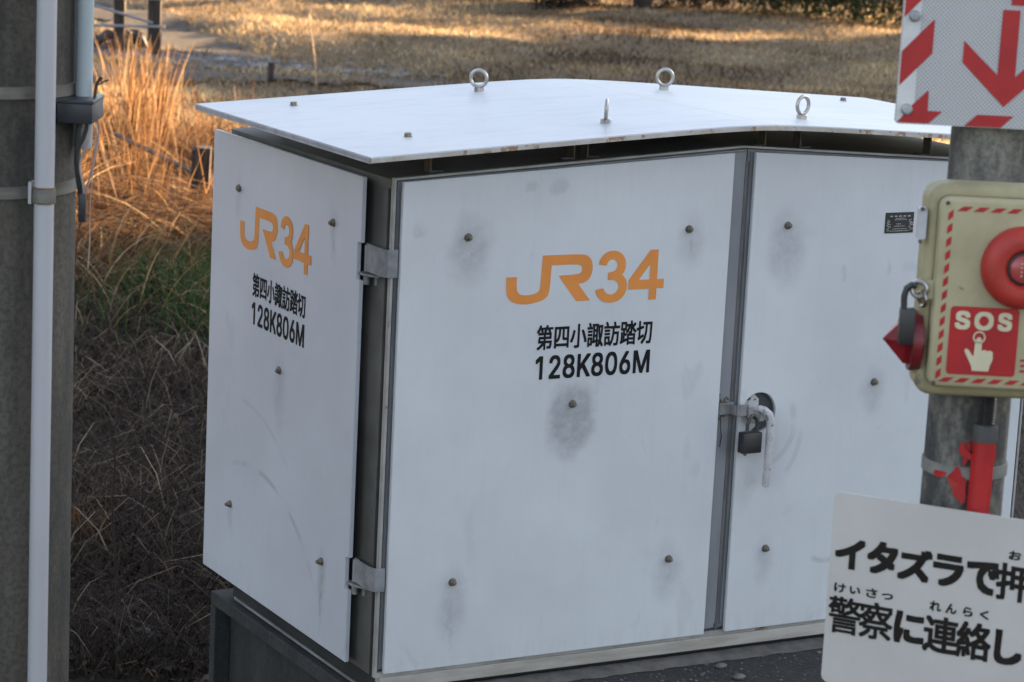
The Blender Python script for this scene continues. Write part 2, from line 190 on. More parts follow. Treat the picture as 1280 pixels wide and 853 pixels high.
# ------------------------------------------------------------------ materials
MATS = {}
def nmat(name, rough=.6, metal=0.0):
    m = bpy.data.materials.new(name); m.use_nodes = True; t = m.node_tree
    b = t.nodes['Principled BSDF']; b.inputs['Roughness'].default_value = rough; b.inputs['Metallic'].default_value = metal
    return m, t, b
class NB:
    """little node builder"""
    def __init__(s, t): s.t = t
    def n(s, typ, **k):
        nd = s.t.nodes.new(typ)
        for a, v in k.items(): setattr(nd, a, v)
        return nd
    def put(s, sock, v):
        if isinstance(v, bpy.types.NodeSocket): s.t.links.new(v, sock)
        else: sock.default_value = v
    def math(s, op, a, b=0.0, c=0.0):
        nd = s.n('ShaderNodeMath', operation=op)
        s.put(nd.inputs[0], a); s.put(nd.inputs[1], b); s.put(nd.inputs[2], c); return nd.outputs[0]
    def vmath(s, op, a, b=(0, 0, 0)):
        nd = s.n('ShaderNodeVectorMath', operation=op); s.put(nd.inputs[0], a); s.put(nd.inputs[1], b)
        return nd.outputs['Value'] if op in ('LENGTH', 'DOT_PRODUCT') else nd.outputs[0]
    def noise(s, vec, scale, detail=4, rough=.55, dist=0.0):
        nd = s.n('ShaderNodeTexNoise'); s.put(nd.inputs['Vector'], vec); nd.inputs['Scale'].default_value = scale
        nd.inputs['Detail'].default_value = detail; nd.inputs['Roughness'].default_value = rough; nd.inputs['Distortion'].default_value = dist
        return nd
    def ramp(s, f, stops):
        nd = s.n('ShaderNodeValToRGB'); s.put(nd.inputs[0], f); e = nd.color_ramp.elements
        while len(e) < len(stops): e.new(.5)
        for i, (p, c) in enumerate(stops):
            e[i].position = p; e[i].color = (c[0], c[1], c[2], 1) if not isinstance(c, (int, float)) else (c, c, c, 1)
        return nd.outputs[0]
    def mix(s, f, a, b, mode='MIX'):
        nd = s.n('ShaderNodeMix', data_type='RGBA', blend_type=mode); s.put(nd.inputs['Factor'], f)
        for k, v in ((6, a), (7, b)):
            if isinstance(v, tuple) and len(v) == 3: v = (*v, 1)
            s.put(nd.inputs[k], v)
        return nd.outputs[2]
    def mrange(s, v, a, b, c=0.0, d=1.0, smooth=True):
        nd = s.n('ShaderNodeMapRange'); nd.interpolation_type = 'SMOOTHSTEP' if smooth else 'LINEAR'
        s.put(nd.inputs['Value'], v)
        for i, x in zip((1, 2, 3, 4), (a, b, c, d)): nd.inputs[i].default_value = x
        return nd.outputs[0]
    def obj(s): return s.n('ShaderNodeTexCoord').outputs['Object']
    def map(s, v, scale=(1, 1, 1), loc=(0, 0, 0)):
        nd = s.n('ShaderNodeMapping'); s.put(nd.inputs['Vector'], v); nd.inputs['Scale'].default_value = scale; nd.inputs['Location'].default_value = loc
        return nd.outputs[0]
    def bump(s, b, h, st=.3, d=.01):
        nd = s.n('ShaderNodeBump'); nd.inputs['Strength'].default_value = st; nd.inputs['Distance'].default_value = d
        s.put(nd.inputs['Height'], h); s.t.links.new(nd.outputs[0], b.inputs['Normal'])
def simple(name, c1, c2=None, scale=8, rough=.6, metal=0.0, bump=0.0, bd=.004, stretch=(1, 1, 1), detail=5, spots=None):
    """two tones mottled by noise, optional rust spots"""
    m, t, b = nmat(name, rough, metal); q = NB(t)
    c2 = c2 or tuple(x * .8 for x in c1)
    v = q.map(q.obj(), stretch); nz = q.noise(v, scale, detail, .6)
    col = q.mix(q.mrange(nz.outputs[0], .3, .7), c2, c1)
    if spots:
        n2 = q.noise(v, spots[2], 4, .6)
        col = q.mix(q.mrange(n2.outputs[0], spots[1], spots[1] + .08), col, spots[0])
    q.put(b.inputs['Base Color'], col)
    if bump: q.bump(b, nz.outputs[0], bump, bd)
    MATS[name] = m; return m

def panel_mat(name, axis, smudges, flecks=True, arcs=(), base=(.62, .635, .645)):
    """weathered white paint; soot smudges and drips round the fixings, scuffs, rust flecks. axis: 0 -> (x,z) plane, 1 -> (y,z)"""
    m, t, b = nmat(name, .48); q = NB(t)
    o = q.obj()
    sep = q.n('ShaderNodeSeparateXYZ'); q.put(sep.inputs[0], o)
    cmb = q.n('ShaderNodeCombineXYZ'); q.put(cmb.inputs[0], sep.outputs[axis]); q.put(cmb.inputs[1], sep.outputs[2])
    p = cmb.outputs[0]
    warp = q.noise(p, 14, 4, .6)
    wv = q.vmath('MULTIPLY', q.vmath('SUBTRACT', warp.outputs['Color'], (.5, .5, .5)), (.06, .06, 0))
    pw = q.vmath('ADD', p, wv)
    grain = q.noise(p, 45, 4, .7)
    tot = None
    for (cx, cz, rx, rz, st, hard) in smudges:
        d = q.vmath('LENGTH', q.vmath('MULTIPLY', q.vmath('SUBTRACT', pw, (cx, cz, 0)), (1 / rx, 1 / rz, 0)))
        f = q.math('MULTIPLY', q.mrange(d, 1.0, hard), st)
        tot = f if tot is None else q.math('MAXIMUM', tot, f)
    tot = q.math('MULTIPLY', tot, q.mrange(grain.outputs[0], .25, .65, .55, 1.0))
    for (cx, cz, rad, wd, a0, a1, st) in arcs:          # circular scuffs
        dv = q.vmath('SUBTRACT', p, (cx, cz, 0)); L = q.vmath('LENGTH', dv)
        ring = q.mrange(q.math('ABSOLUTE', q.math('SUBTRACT', L, rad)), wd, wd * .2)
        sp2 = q.n('ShaderNodeSeparateXYZ'); q.put(sp2.inputs[0], dv)
        an = q.math('ARCTAN2', sp2.outputs[1], sp2.outputs[0])
        msk = q.math('MULTIPLY', q.mrange(an, a0, a0 + .3), q.mrange(an, a1, a1 - .3))
        f = q.math('MULTIPLY', q.math('MULTIPLY', ring, msk), q.math('MULTIPLY', q.mrange(q.noise(p, 9, 3).outputs[0], .35, .6), st))
        tot = q.math('MAXIMUM', tot, f)
    big = q.noise(p, 2.3, 5, .6); streak = q.noise(q.map(p, (26, 1.6, 1)), 2.0, 4, .6)
    col = q.mix(q.mrange(big.outputs[0], .3, .7), tuple(x * .89 for x in base), base)
    col = q.mix(q.math('MULTIPLY', q.mrange(streak.outputs[0], .5, .75), .07), col, (.40, .41, .44))
    blot = q.noise(q.map(p, (1.0, .55, 1), (3.1, 1.7, 0)), 13, 3, .5, .6)
    col = q.mix(q.math('MULTIPLY', q.mrange(blot.outputs[0], .66, .76), .22), col, (.38, .39, .43))
    scr = q.noise(q.map(p, (5, 1.2, 1), (.7, 0, 0)), 16, 2, .4, 1.5)
    col = q.mix(q.math('MULTIPLY', q.mrange(scr.outputs[0], .70, .76), .20), col, (.42, .43, .46))
    low = q.math('MULTIPLY', q.mrange(sep.outputs[2], .07, .0), q.mrange(q.noise(q.map(p, (6, 1, 1)), 5, 4, .6).outputs[0], .35, .7))
    col = q.mix(q.math('MULTIPLY', low, .16), col, (.30, .28, .26))
    tp = q.math('MULTIPLY', q.mrange(sep.outputs[2], .90, 1.12), q.mrange(q.noise(q.map(p, (24, 1.5, 1)), 3, 4, .6).outputs[0], .50, .72))
    col = q.mix(q.math('MULTIPLY', tp, .08), col, (.33, .33, .34))
    col = q.mix(tot, col, (.20, .20, .215))
    if flecks:
        v = q.n('ShaderNodeTexVoronoi'); q.put(v.inputs['Vector'], p); v.inputs['Scale'].default_value = 7.5
        sel = q.noise(p, 3.1, 2)
        f = q.math('MULTIPLY', q.mrange(v.outputs['Distance'], .040, .012), q.mrange(sel.outputs[0], .52, .58))
        col = q.mix(q.math('MULTIPLY', f, .7), col, (.36, .22, .08))
    q.put(b.inputs['Base Color'], col)
    q.put(b.inputs['Roughness'], q.math('ADD', q.math('MULTIPLY', tot, .3), .45))
    hsum = q.math('ADD', q.math('MULTIPLY', q.noise(p, 2.6, 2).outputs[0], 1.0), q.math('MULTIPLY', q.noise(q.map(p, (1, .25, 1)), 120, 2).outputs[0], .02))
    q.bump(b, hsum, .35, .012)
    return m

steel = simple('steel_worn', (.12, .11, .095), (.07, .055, .04), 60, .6, .3)
chrome = simple('stainless', (.52, .50, .47), (.36, .34, .31), 60, .30, 1.0)
galv = simple('galvanised', (.42, .43, .44), (.30, .31, .32), 25, .5, .6)
framem = simple('frame_grey', (.27, .265, .25), (.14, .13, .12), 6, .55, 0, .05, spots=((.20, .10, .04), .68, 22))
doorm = simple('inner_door_paint', (.25, .255, .27), (.14, .145, .155), 4, .45, stretch=(1, 1, .4))  # darkened so the colour carries the recess shade between the shields
coverm = simple('cabinet_cover', (.135, .13, .12), (.075, .072, .066), 5, .6)
creamm = simple('base_channel', (.46, .43, .38), (.30, .27, .23), 9, .6, stretch=(.5, 1, 3), spots=((.22, .13, .07), .7, 14))
trimm = simple('roof_trim', (.52, .50, .46), (.40, .35, .29), 22, .55, stretch=(1, 1, 1), spots=((.29, .18, .10), .52, 34))
hingem = simple('hinge_paint', (.29, .29, .30), (.16, .16, .165), 22, .5, spots=((.16, .12, .08), .66, 35))
rodm = simple('handle_paint', (.55, .54, .54), (.46, .45, .45), 50, .45, spots=((.10, .085, .075), .60, 95))
blackm = simple('black_plastic', (.018, .018, .02), (.035, .034, .033), 30, .45)
rustdirt = simple('rust_crumbs', (.22, .14, .06), (.10, .07, .04), 80, .9, bump=.4)
orange = simple('orange_print', (.76, .27, .05), (.67, .235, .045), 12, .5)
ink = simple('black_print', (.012, .012, .013), (.018, .018, .019), 12, .75)
ink.node_tree.nodes['Principled BSDF'].inputs['Specular IOR Level'].default_value = .15
redp = simple('red_print', (.42, .014, .016), (.33, .012, .014), 14, .42)
redc = simple('red_paint', (.42, .016, .018), (.33, .013, .015), 25, .4)
creamp = simple('cream_print', (.62, .58, .40), (.55, .50, .33), 12, .5)
dark_gap = simple('gap_shade_black', (.03, .03, .03), (.02, .02, .02), 10, .9)  # near-black colour standing in for shade inside gaps

def concrete(name, c1, c2, lich, scale=9, stretch=(1, 1, .16), contrast=(.35, .65)):
    m, t, b = nmat(name, .9); q = NB(t); o = q.obj()
    a = q.noise(q.map(o, stretch), scale, 6, .65); f = q.noise(o, 110, 4, .7); g = q.noise(q.map(o, (1, 1, .5)), 28, 5, .7)
    col = q.mix(q.mrange(a.outputs[0], *contrast), c2, c1)
    col = q.mix(q.math('MULTIPLY', q.mrange(g.outputs[0], .5, .68), .55), col, lich)
    col = q.mix(q.math('MULTIPLY', q.mrange(f.outputs[0], .42, .62), .45), col, tuple(x * .45 for x in c2))
    q.put(b.inputs['Base Color'], col); q.bump(b, f.outputs[0], .5, .003); return m
pole_l = concrete('concrete_old_pole', (.105, .094, .076), (.040, .037, .032), (.10, .086, .060))
pole_r = concrete('concrete_slim_pole', (.24, .225, .19), (.055, .053, .051), (.21, .195, .155), 8, (1, 1, .25), (.42, .62))
found = concrete('concrete_foundation', (.040, .042, .040), (.020, .021, .021), (.055, .055, .050), 5)

# ------------------------------------------------------------------ ground
def ground_mat(name, cols, scale, stones=0.0, bd=.02):
    m, t, b = nmat(name, 1.0); q = NB(t); o = q.obj()
    a = q.noise(o, scale, 8, .7); f = q.noise(o, scale * 14, 5, .75)
    mixv = q.math('ADD', q.math('MULTIPLY', a.outputs[0], .6), q.math('MULTIPLY', f.outputs[0], .4))
    col = q.ramp(mixv, cols)
    if stones:
        v = q.n('ShaderNodeTexVoronoi'); q.put(v.inputs['Vector'], o); v.inputs['Scale'].default_value = stones
        hue = q.n('ShaderNodeSeparateColor'); q.put(hue.inputs[0], v.outputs['Color'])
        sc_ = q.ramp(hue.outputs[0], [(0, .018), (.7, .035), (.94, .06), (1, .18)])
        col = q.mix(q.mrange(v.outputs['Distance'], .45, .25), col, sc_)
        q.bump(b, q.math('SUBTRACT', 1.0, v.outputs['Distance']), .8, bd)
    else: q.bump(b, f.outputs[0], .9, bd)
    q.put(b.inputs['Base Color'], col); return m
field_m = None
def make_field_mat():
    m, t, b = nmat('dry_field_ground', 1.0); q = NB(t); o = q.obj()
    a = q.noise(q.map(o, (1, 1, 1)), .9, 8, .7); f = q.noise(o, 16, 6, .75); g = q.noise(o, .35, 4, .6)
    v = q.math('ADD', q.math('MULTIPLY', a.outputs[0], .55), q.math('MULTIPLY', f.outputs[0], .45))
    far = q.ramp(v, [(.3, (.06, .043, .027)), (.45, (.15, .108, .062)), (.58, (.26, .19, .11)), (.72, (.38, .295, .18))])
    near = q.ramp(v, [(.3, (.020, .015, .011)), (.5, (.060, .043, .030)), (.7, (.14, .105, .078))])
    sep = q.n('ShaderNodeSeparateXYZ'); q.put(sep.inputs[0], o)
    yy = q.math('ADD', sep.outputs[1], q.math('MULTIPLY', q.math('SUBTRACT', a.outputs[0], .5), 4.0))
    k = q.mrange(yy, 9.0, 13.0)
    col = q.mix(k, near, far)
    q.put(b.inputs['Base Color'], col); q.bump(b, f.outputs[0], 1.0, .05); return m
field_m = make_field_mat()
def hgt(x, y):
    """terrain height: flat near the box, tussocky further out, a bank beside the track, a rise behind"""
    h = .03 * math.sin(x * 1.7 + y * .9) + .025 * math.sin(x * .7 - y * 1.9 + 1.0) + .02 * math.sin(3.1 * x + 2.3 * y)
    h *= min(1, max(0, (y - 1.0) / 3)) * .9
    # the field lies a step higher than the track and the gravel
    h += .13 / (1 + math.exp(-max(-60, min(60, (x - 8.35 + .12 * math.sin(y * 2.1)) * 6)))) / (1 + math.exp(-max(-60, min(60, (y - 18.5 + .2 * math.sin(x * 1.3)) * 3.5))))
    h += .025 * math.sin(x * 4.1 + math.sin(y * 2.7) * 2) * math.sin(y * 3.7 + x) * min(1, max(0, (y - 18) / 2))
    h += max(0, y - 26) * .01
    return h
bm = bmesh.new()
def grid(bm, x0, x1, y0, y1, nx, ny, f, zoff=0):
    V = [[bm.verts.new((x0 + (x1 - x0) * i / nx, y0 + (y1 - y0) * j / ny, 0)) for i in range(nx + 1)] for j in range(ny + 1)]
    for r_ in V:
        for v in r_: v.co.z = f(v.co.x, v.co.y) + zoff
    for j in range(ny):
        for i in range(nx): bm.faces.new([V[j][i], V[j][i + 1], V[j + 1][i + 1], V[j + 1][i]])
    return V
xs = [-600, -120, -30, -12] + [-8 + .25 * i for i in range(0, 146)] + [40, 80, 200, 600]
ys = [-300, -60, -20, -8] + [-4 + .22 * i for i in range(0, 182)] + [45, 80, 200, 900]
V = [[bm.verts.new((x, y, hgt(x, y) if (-8 < x < 40 and -4 < y < 45) else 0)) for x in xs] for y in ys]
for j in range(len(ys) - 1):
    for i in range(len(xs) - 1): bm.faces.new([V[j][i], V[j][i + 1], V[j + 1][i + 1], V[j + 1][i]])
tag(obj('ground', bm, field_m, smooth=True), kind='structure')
# gravel path strips
gravel = ground_mat('grey_gravel', [(.3, (.050, .048, .047)), (.5, (.092, .089, .087)), (.7, (.16, .153, .147))], 5, 0)
sandy = ground_mat('sandy_track_shaded', [(.3, (.040, .031, .024)), (.5, (.070, .056, .043)), (.7, (.125, .10, .078))], 3, 0)  # darkened to stand in for shade lying on the tracks
def strip(name, path, width, mat, z):
    bm = bmesh.new(); prev = None
    for i, (x, y, wd) in enumerate(path):
        nx_, ny_ = path[min(i + 1, len(path) - 1)][0] - path[max(i - 1, 0)][0], path[min(i + 1, len(path) - 1)][1] - path[max(i - 1, 0)][1]
        L = math.hypot(nx_, ny_); nx_, ny_ = -ny_ / L, nx_ / L
        row = []
        for k in range(7):
            s = (k / 6 - .5) * wd * (1 + .10 * math.sin(i * 2.3 + k) + .16 * math.sin(i * .61 + k * .9) + (random.uniform(-.14, .14) if k in (0, 6) else 0))
            X, Y = x + nx_ * s, y + ny_ * s; row.append(bm.verts.new((X, Y, hgt(X, Y) + z)))
        if prev:
            for k in range(6): bm.faces.new([prev[k], prev[k + 1], row[k + 1], row[k]])
        prev = row
    return tag(obj(name, bm, mat, smooth=True), kind='structure')
def lerp_path(P, n=26):
    out = []
    for (a, b) in zip(P, P[1:]):
        for i in range(n): 
            t = i / n; out.append(tuple(a[j] + (b[j] - a[j]) * t for j in range(3)))
    out.append(P[-1]); return out
strip('gravel_path', lerp_path([(5.0, 19.4, .8), (7.2, 17.9, 1.1), (8.0, 17.4, 1.1), (8.9, 16.8, .6), (9.5, 16.4, .15)]), 0, gravel, .016)
strip('sandy_path', lerp_path([(6.2, 16.9, 1.0), (7.6, 15.95, 1.35), (8.8, 15.2, .9), (10.0, 14.5, .2)]), 0, sandy, .022)
strip('side_track', lerp_path([(7.25, 18.3, .8), (7.75, 20.6, .7), (7.9, 23.4, .7), (8.0, 29, .8)]), 0, sandy, .02)
# raised pavement in front of the cabinet, level with the foundation top
asphalt = ground_mat('dark_asphalt', [(.3, (.018, .017, .016)), (.5, (.030, .028, .026)), (.7, (.050, .046, .042))], 6, 120, .004)
bm = bmesh.new()
prism(bm, [(-.022, -.022), (1.9, -.022), (8, -.4), (8, -14), (-.45, -14), (-.45, -.5), (-.022, -.4)], (0, 0, .436), (1, 0, 0), (0, 1, 0), (0, 0, -1), .5)
tag(obj('pavement', bm, asphalt), kind='structure')

# ------------------------------------------------------------------ foundation
cz = .5
fnd = empty('concrete_foundation', (0.9, .43, 0), 'dark concrete foundation block under the white cabinet', 'foundation')
def fobj(name, bm, mat, smooth=False):
    for v in bm.verts: v.co -= Vector((.9, .43, 0))
    o = obj(name, bm, mat, fnd, smooth); return o
bm = bmesh.new(); box(bm, (-.022, -.016, .405), (1.85, .877, .440), .004); fobj('cap_slab', bm, found)
bm = bmesh.new(); box(bm, (.022, -.014, -.1), (1.83, .868, .404)); fobj('core', bm, found)
bm = bmesh.new(); box(bm, (-.022, .845, -.1), (.021, .877, .404), .003); fobj('corner_post', bm, found)
bm = bmesh.new(); box(bm, (-.022, -.016, -.1), (.021, .06, .404), .003); fobj('corner_post', bm, found)
mort = simple('mortar', (.13, .12, .105), (.07, .065, .06), 20, .95, bump=.4)
bm = bmesh.new()
pr = [(0, .434), (-.040, .4375), (-.030, .4435), (-.012, .447), (0, .449)]
nx = 90; prev = None
for i in range(nx + 1):
    x = -.015 + 1.86 * i / nx; j_ = .5 + .5 * math.sin(i * 1.3) * math.sin(i * .37 + 1)
    row = [bm.verts.new((x, -.014 + a * (1 + .25 * j_), b + .0015 * j_ * (k > 1))) for k, (a, b) in enumerate(pr)]
    if prev:
        for k in range(len(pr) - 1): bm.faces.new([prev[k], prev[k + 1], row[k + 1], row[k]])
    prev = row
fobj('mortar_fillet', bm, mort, True)

# ------------------------------------------------------------------ cabinet
cab = empty('equipment_cabinet', (0, 0, cz), 'white railway equipment cabinet with curved roof plate and JR34 lettering on its doors', 'equipment cabinet')
W, D = 1.783, .865; MX = .8915
def gz(x, z0=1.110, zr=1.166):          # gable line of the body
    return zr - (zr - z0) * abs(x - MX) / MX
# body: gabled box with sides
bm = bmesh.new()
prism(bm, [(0, -.012), (W, -.012), (W, 1.085), (0, 1.085)], (0, .014, 0), (1, 0, 0), (0, 0, 1), (0, 1, 0), D - .014)
obj('body', bm, coverm, cab)
bm = bmesh.new()
prism(bm, [(-.004, 1.086), (W + .004, 1.086), (W + .004, gz(0) - .004), (MX, gz(MX) - .004), (-.004, gz(0) - .004)], (0, -.006, 0), (1, 0, 0), (0, 0, 1), (0, 1, 0), D + .01)
obj('top_cover', bm, coverm, cab)
# front rim that frames both doors
bm = bmesh.new()
y0r = -.020
outer = [(-.003, -.010), (W + .003, -.010), (W + .003, gz(0)), (MX, gz(MX)), (-.003, gz(0))]
inner = [(.003, .002), (W - .003, .002), (W - .003, gz(0) - .0045), (MX, gz(MX) - .0045), (.003, gz(0) - .0045)]
prism(bm, outer, (0, y0r, 0), (1, 0, 0), (0, 0, 1), (0, 1, 0), .0125, holes=[inner])
obj('front_rim', bm, simple('rim_paint', (.40, .39, .36), (.24, .23, .21), 7, .5, spots=((.17, .09, .04), .64, 20)), cab)
bm = bmesh.new(); box(bm, (.004, -.004, .003), (W - .004, .013, 1.1)); obj('door_recess', bm, dark_gap, cab)  # near-black slab paints the shade in the gaps around the doors
# inner doors
def inner_door(x0, x1, yf):
    bm = bmesh.new()
    prism(bm, [(x0, .006), (x1, .006), (x1, gz(x1) - .0085), (x0, gz(x0) - .0085)], (0, yf, 0), (1, 0, 0), (0, 0, 1), (0, 1, 0), .011)
    es = [e for e in bm.edges if all(abs(v.co.y - yf) < 1e-5 for v in e.verts) and len(e.link_faces) == 2 and abs(e.link_faces[0].normal.dot(e.link_faces[1].normal)) < .5]
    bmesh.ops.recalc_face_normals(bm, faces=bm.faces[:])
    if es: bmesh.ops.bevel(bm, geom=es, offset=.005, segments=3, affect='EDGES')
    return obj('door', bm, doorm, cab, True)
inner_door(.009, .905, -.0175); inner_door(.909, W - .009, -.0165)
bm = bmesh.new(); box(bm, (.900, -.0190, .006), (.9065, -.0176, 1.130)); obj('door_seam_strip', bm, coverm, cab)

bx = dict(l=(.177, .748, .464), r=(1.0214, 1.592, 1.3066))
bz = (.9783, .1972, .5876)
def shield(poly, o, ex, n, mat, holes=(), th=.010):
    bm = bmesh.new()
    prism(bm, poly, o, ex, (0, 0, 1), n, th, holes=holes)
    bmesh.ops.recalc_face_normals(bm, faces=bm.faces[:])
    bmesh.ops.dissolve_limit(bm, angle_limit=.01, verts=bm.verts[:], edges=bm.edges[:])
    es = [e for e in bm.edges if len(e.link_faces) == 2 and e.link_faces[0].normal.dot(e.link_faces[1].normal) < .5]
    bmesh.ops.bevel(bm, geom=es, offset=.0012, segments=2, affect='EDGES')
    return obj('heat_shield', bm, mat, cab)
mL = panel_mat('paint_left_door', 0, [(.185, .945, .075, .10, .42, .25), (.755, .95, .055, .09, .30, .2), (.463, .556, .078, .110, .60, .50), (.452, .515, .05, .07, .45, .4), (.180, .150, .05, .12, .38, .1), (.178, .12, .010, .10, .45, .2), (.180, .93, .007, .05, .5, .3), (.7495, .945, .006, .035, .5, .3), (.747, .165, .007, .05, .45, .3), (.745, .165, .055, .10, .33, .1), (.80, .07, .03, .10, .12, .3), (.22, .30, .02, .10, .10, .3), (.40, 1.085, .03, .02, .25, .3), (.33, 1.09, .02, .02, .25, .3), (.06, 1.0, .016, .022, .25, .3)],
               arcs=[(.60, .02, .215, .018, .2, 1.3, .22)])
mR = panel_mat('paint_right_door', 0, [(1.022, .925, .075, .12, .45, .2), (1.306, .565, .045, .09, .36, .1), (1.022, .165, .04, .09, .34, .1), (1.022, .945, .007, .05, .4, .3), (1.307, .55, .008, .06, .4, .3), (1.035, .96, .09, .03, .15, .2), (.945, .36, .045, .09, .20, .2), (1.02, .44, .10, .12, .12, .2), (1.19, .86, .012, .03, .22, .3), (1.33, .86, .012, .03, .22, .3)],
               arcs=[(.98, .50, .10, .014, -1.4, .6, .30), (.95, .48, .15, .012, -1.3, .2, .22), (1.20, .22, .07, .01, -2.3, -.9, .3)])
mS = panel_mat('paint_side_plate_shaded', 1, [(.2168, .95, .03, .09, .26, .1), (.7493, .955, .03, .08, .18, .1), (.4827, .54, .05, .14, .26, .1), (.215, .15, .035, .11, .42, .1), (.2168, .13, .009, .13, .6, .2), (.2168, .94, .007, .05, .5, .2), (.483, .54, .007, .06, .4, .2), (.745, .165, .02, .06, .25, .1), (.60, .70, .12, .25, .06, .2)],
               arcs=[(.62, -.12, .44, .010, 1.2, 2.6, .40), (.70, .05, .42, .008, 1.4, 2.4, .2)], base=(.56, .575, .62))  # same paint as the doors, base darkened and blued for the shaded end
a0, a1, a2, a3 = .0149, .8621, .9204, 1.7677
shL = shield([(a0, 0), (a1, 0), (a1, 1.151), (a0, 1.1022)], (0, -.030, 0), (1, 0, 0), (0, 1, 0), mL)
shL['label'] = 'left door shield plate with orange JR34 and black lettering'
shR = shield([(a2, 0), (a3, 0), (a3, 1.1022), (a2, 1.151)], (0, -.030, 0), (1, 0, 0), (0, 1, 0), mR, holes=[circ(.976, .534, .0475, 40)])
shR['label'] = 'right door shield plate with a round hole for the handle'
s0, s1 = .0766, .9135
shS = shield([(s0, 0), (s0, .168), (s0 + .016, .168), (s0 + .016, .243), (s0, .243), (s0, .872), (s0 + .016, .872), (s0 + .016, .955), (s0, .955), (s0, 1.1), (s1, 1.1),
              (s1, 0)][::1], (-.030, 0, 0), (0, 1, 0), (1, 0, 0), mS)
shS['label'] = 'end shield plate with orange JR34 and black lettering'
# hex bolts with a stub of thread
boltm = simple('old_bolt', (.27, .24, .19), (.13, .11, .085), 120, .55, .4)
bm = bmesh.new()
lathe(bm, [(.0095, 0), (.0095, .0016), (.0, .0016)], (0, 0, 0), (0, 0, 1), 18)
lathe(bm, [(.0078, .0017), (.0078, .0075), (.0066, .0085), (0, .0085)], (0, 0, 0), (0, 0, 1), 6)
lathe(bm, [(.0042, .0086), (.0042, .0135), (.0030, .0145), (0, .0145)], (0, 0, 0), (0, 0, 1), 10)
b0 = obj('bolt', bm, boltm); bmesh_bolt = b0.data; bpy.data.objects.remove(b0)
bm = bmesh.new()
lathe(bm, [(.0105, 0), (.0105, .0016), (.0, .0016)], (0, 0, 0), (0, 0, 1), 18); lathe(bm, [(.0085, .0017), (.0085, .0085), (.0070, .0098), (0, .0098)], (0, 0, 0), (0, 0, 1), 6)
b0 = obj('bolt', bm, simple('roof_bolt', (.36, .31, .25), (.22, .17, .13), 90, .5, .4)); roof_bolt_mesh = b0.data; bpy.data.objects.remove(b0)
def put_bolt(parent, loc, rot):
    o = bpy.data.objects.new('bolt', bmesh_bolt); link(o, parent); o.location = loc; o.rotation_euler = rot; return o
for sh, ks in ((shL, bx['l']), (shR, bx['r'])):
    for (x, z) in ((ks[0], bz[0]), (ks[1], bz[0]), (ks[2], bz[2]), (ks[0], bz[1]), (ks[1], bz[1])):
        put_bolt(sh, (x, -.0302, z), (R(90), R(random.uniform(0, 60)), 0))
for (y, z) in ((.2168, bz[0]), (.7493, bz[0]), (.4827, bz[2]), (.2168, bz[1]), (.7493, bz[1])):
    put_bolt(shS, (-.0302, y, z), (R(random.uniform(0, 60)), R(-90), 0))

# rail company lettering
JR = [(0.277, 0.885), (0.304, 0.885), (0.304, 0.857), (0.309, 0.848), (0.321, 0.843), (0.339, 0.843), (0.354, 0.846), (0.363, 0.852), (0.3645, 0.861), (0.367, 0.931), (0.467, 0.931), (0.483, 0.927), (0.494, 0.917), (0.498, 0.901), (0.496, 0.885), (0.489, 0.872), (0.478, 0.865), (0.462, 0.863), (0.495, 0.824), (0.459, 0.824), (0.41, 0.884), (0.458, 0.885), (0.467, 0.888), (0.471, 0.896), (0.468, 0.904), (0.461, 0.908), (0.391, 0.908), (0.389, 0.853), (0.385, 0.838), (0.37, 0.828), (0.331, 0.821), (0.302, 0.825), (0.285, 0.835), (0.278, 0.85)]
def smooth_poly(P, it=1):
    for _ in range(it):
        out = []
        n = len(P)
        for i in range(n):
            a, b, c = Vector(P[i - 1]), Vector(P[i]), Vector(P[(i + 1) % n])
            u1, u2 = (b - a), (c - b)
            ang = u1.angle(u2) if u1.length > 1e-6 and u2.length > 1e-6 else 0
            if ang < R(48) and ang > R(6): out += [tuple(b.lerp(a, .25)), tuple(b.lerp(c, .25))]
            else: out.append(tuple(b))
        P = out
    return P
JR = smooth_poly(JR, 2)
def decals(parent, o, ex, n):
    ey = (0, 0, 1)
    bm = bmesh.new(); prism(bm, JR, Vector(o) + Vector(n) * .0006, ex, ey, n, 0); j = obj('logo', bm, orange, parent, recalc=False); j['label'] = 'orange company logo'
    lettering('lettering', '3', (.508, .8165, .590, .9355), o, ex, ey, n, orange, parent, .0013, label='orange numeral 3')
    lettering('lettering', '4', (.5945, .819, .688, .934), o, ex, ey, n, orange, parent, .0006, label='orange numeral 4')
    lettering('lettering', '第四小諏訪踏切', (.362, .716, .665, .773), o, ex, ey, n, ink, parent, .0011, label='black Japanese lettering')
    lettering('lettering', '128K806M', (.363, .648, .663, .703), o, ex, ey, n, ink, parent, .0015, label='black distance lettering 128K806M')
decals(shL, (0, -.030, 0), (1, 0, 0), (0, -1, 0))
decals(shS, (-.030, 1.016, .018), (0, -1, 0), (-1, 0, 0))

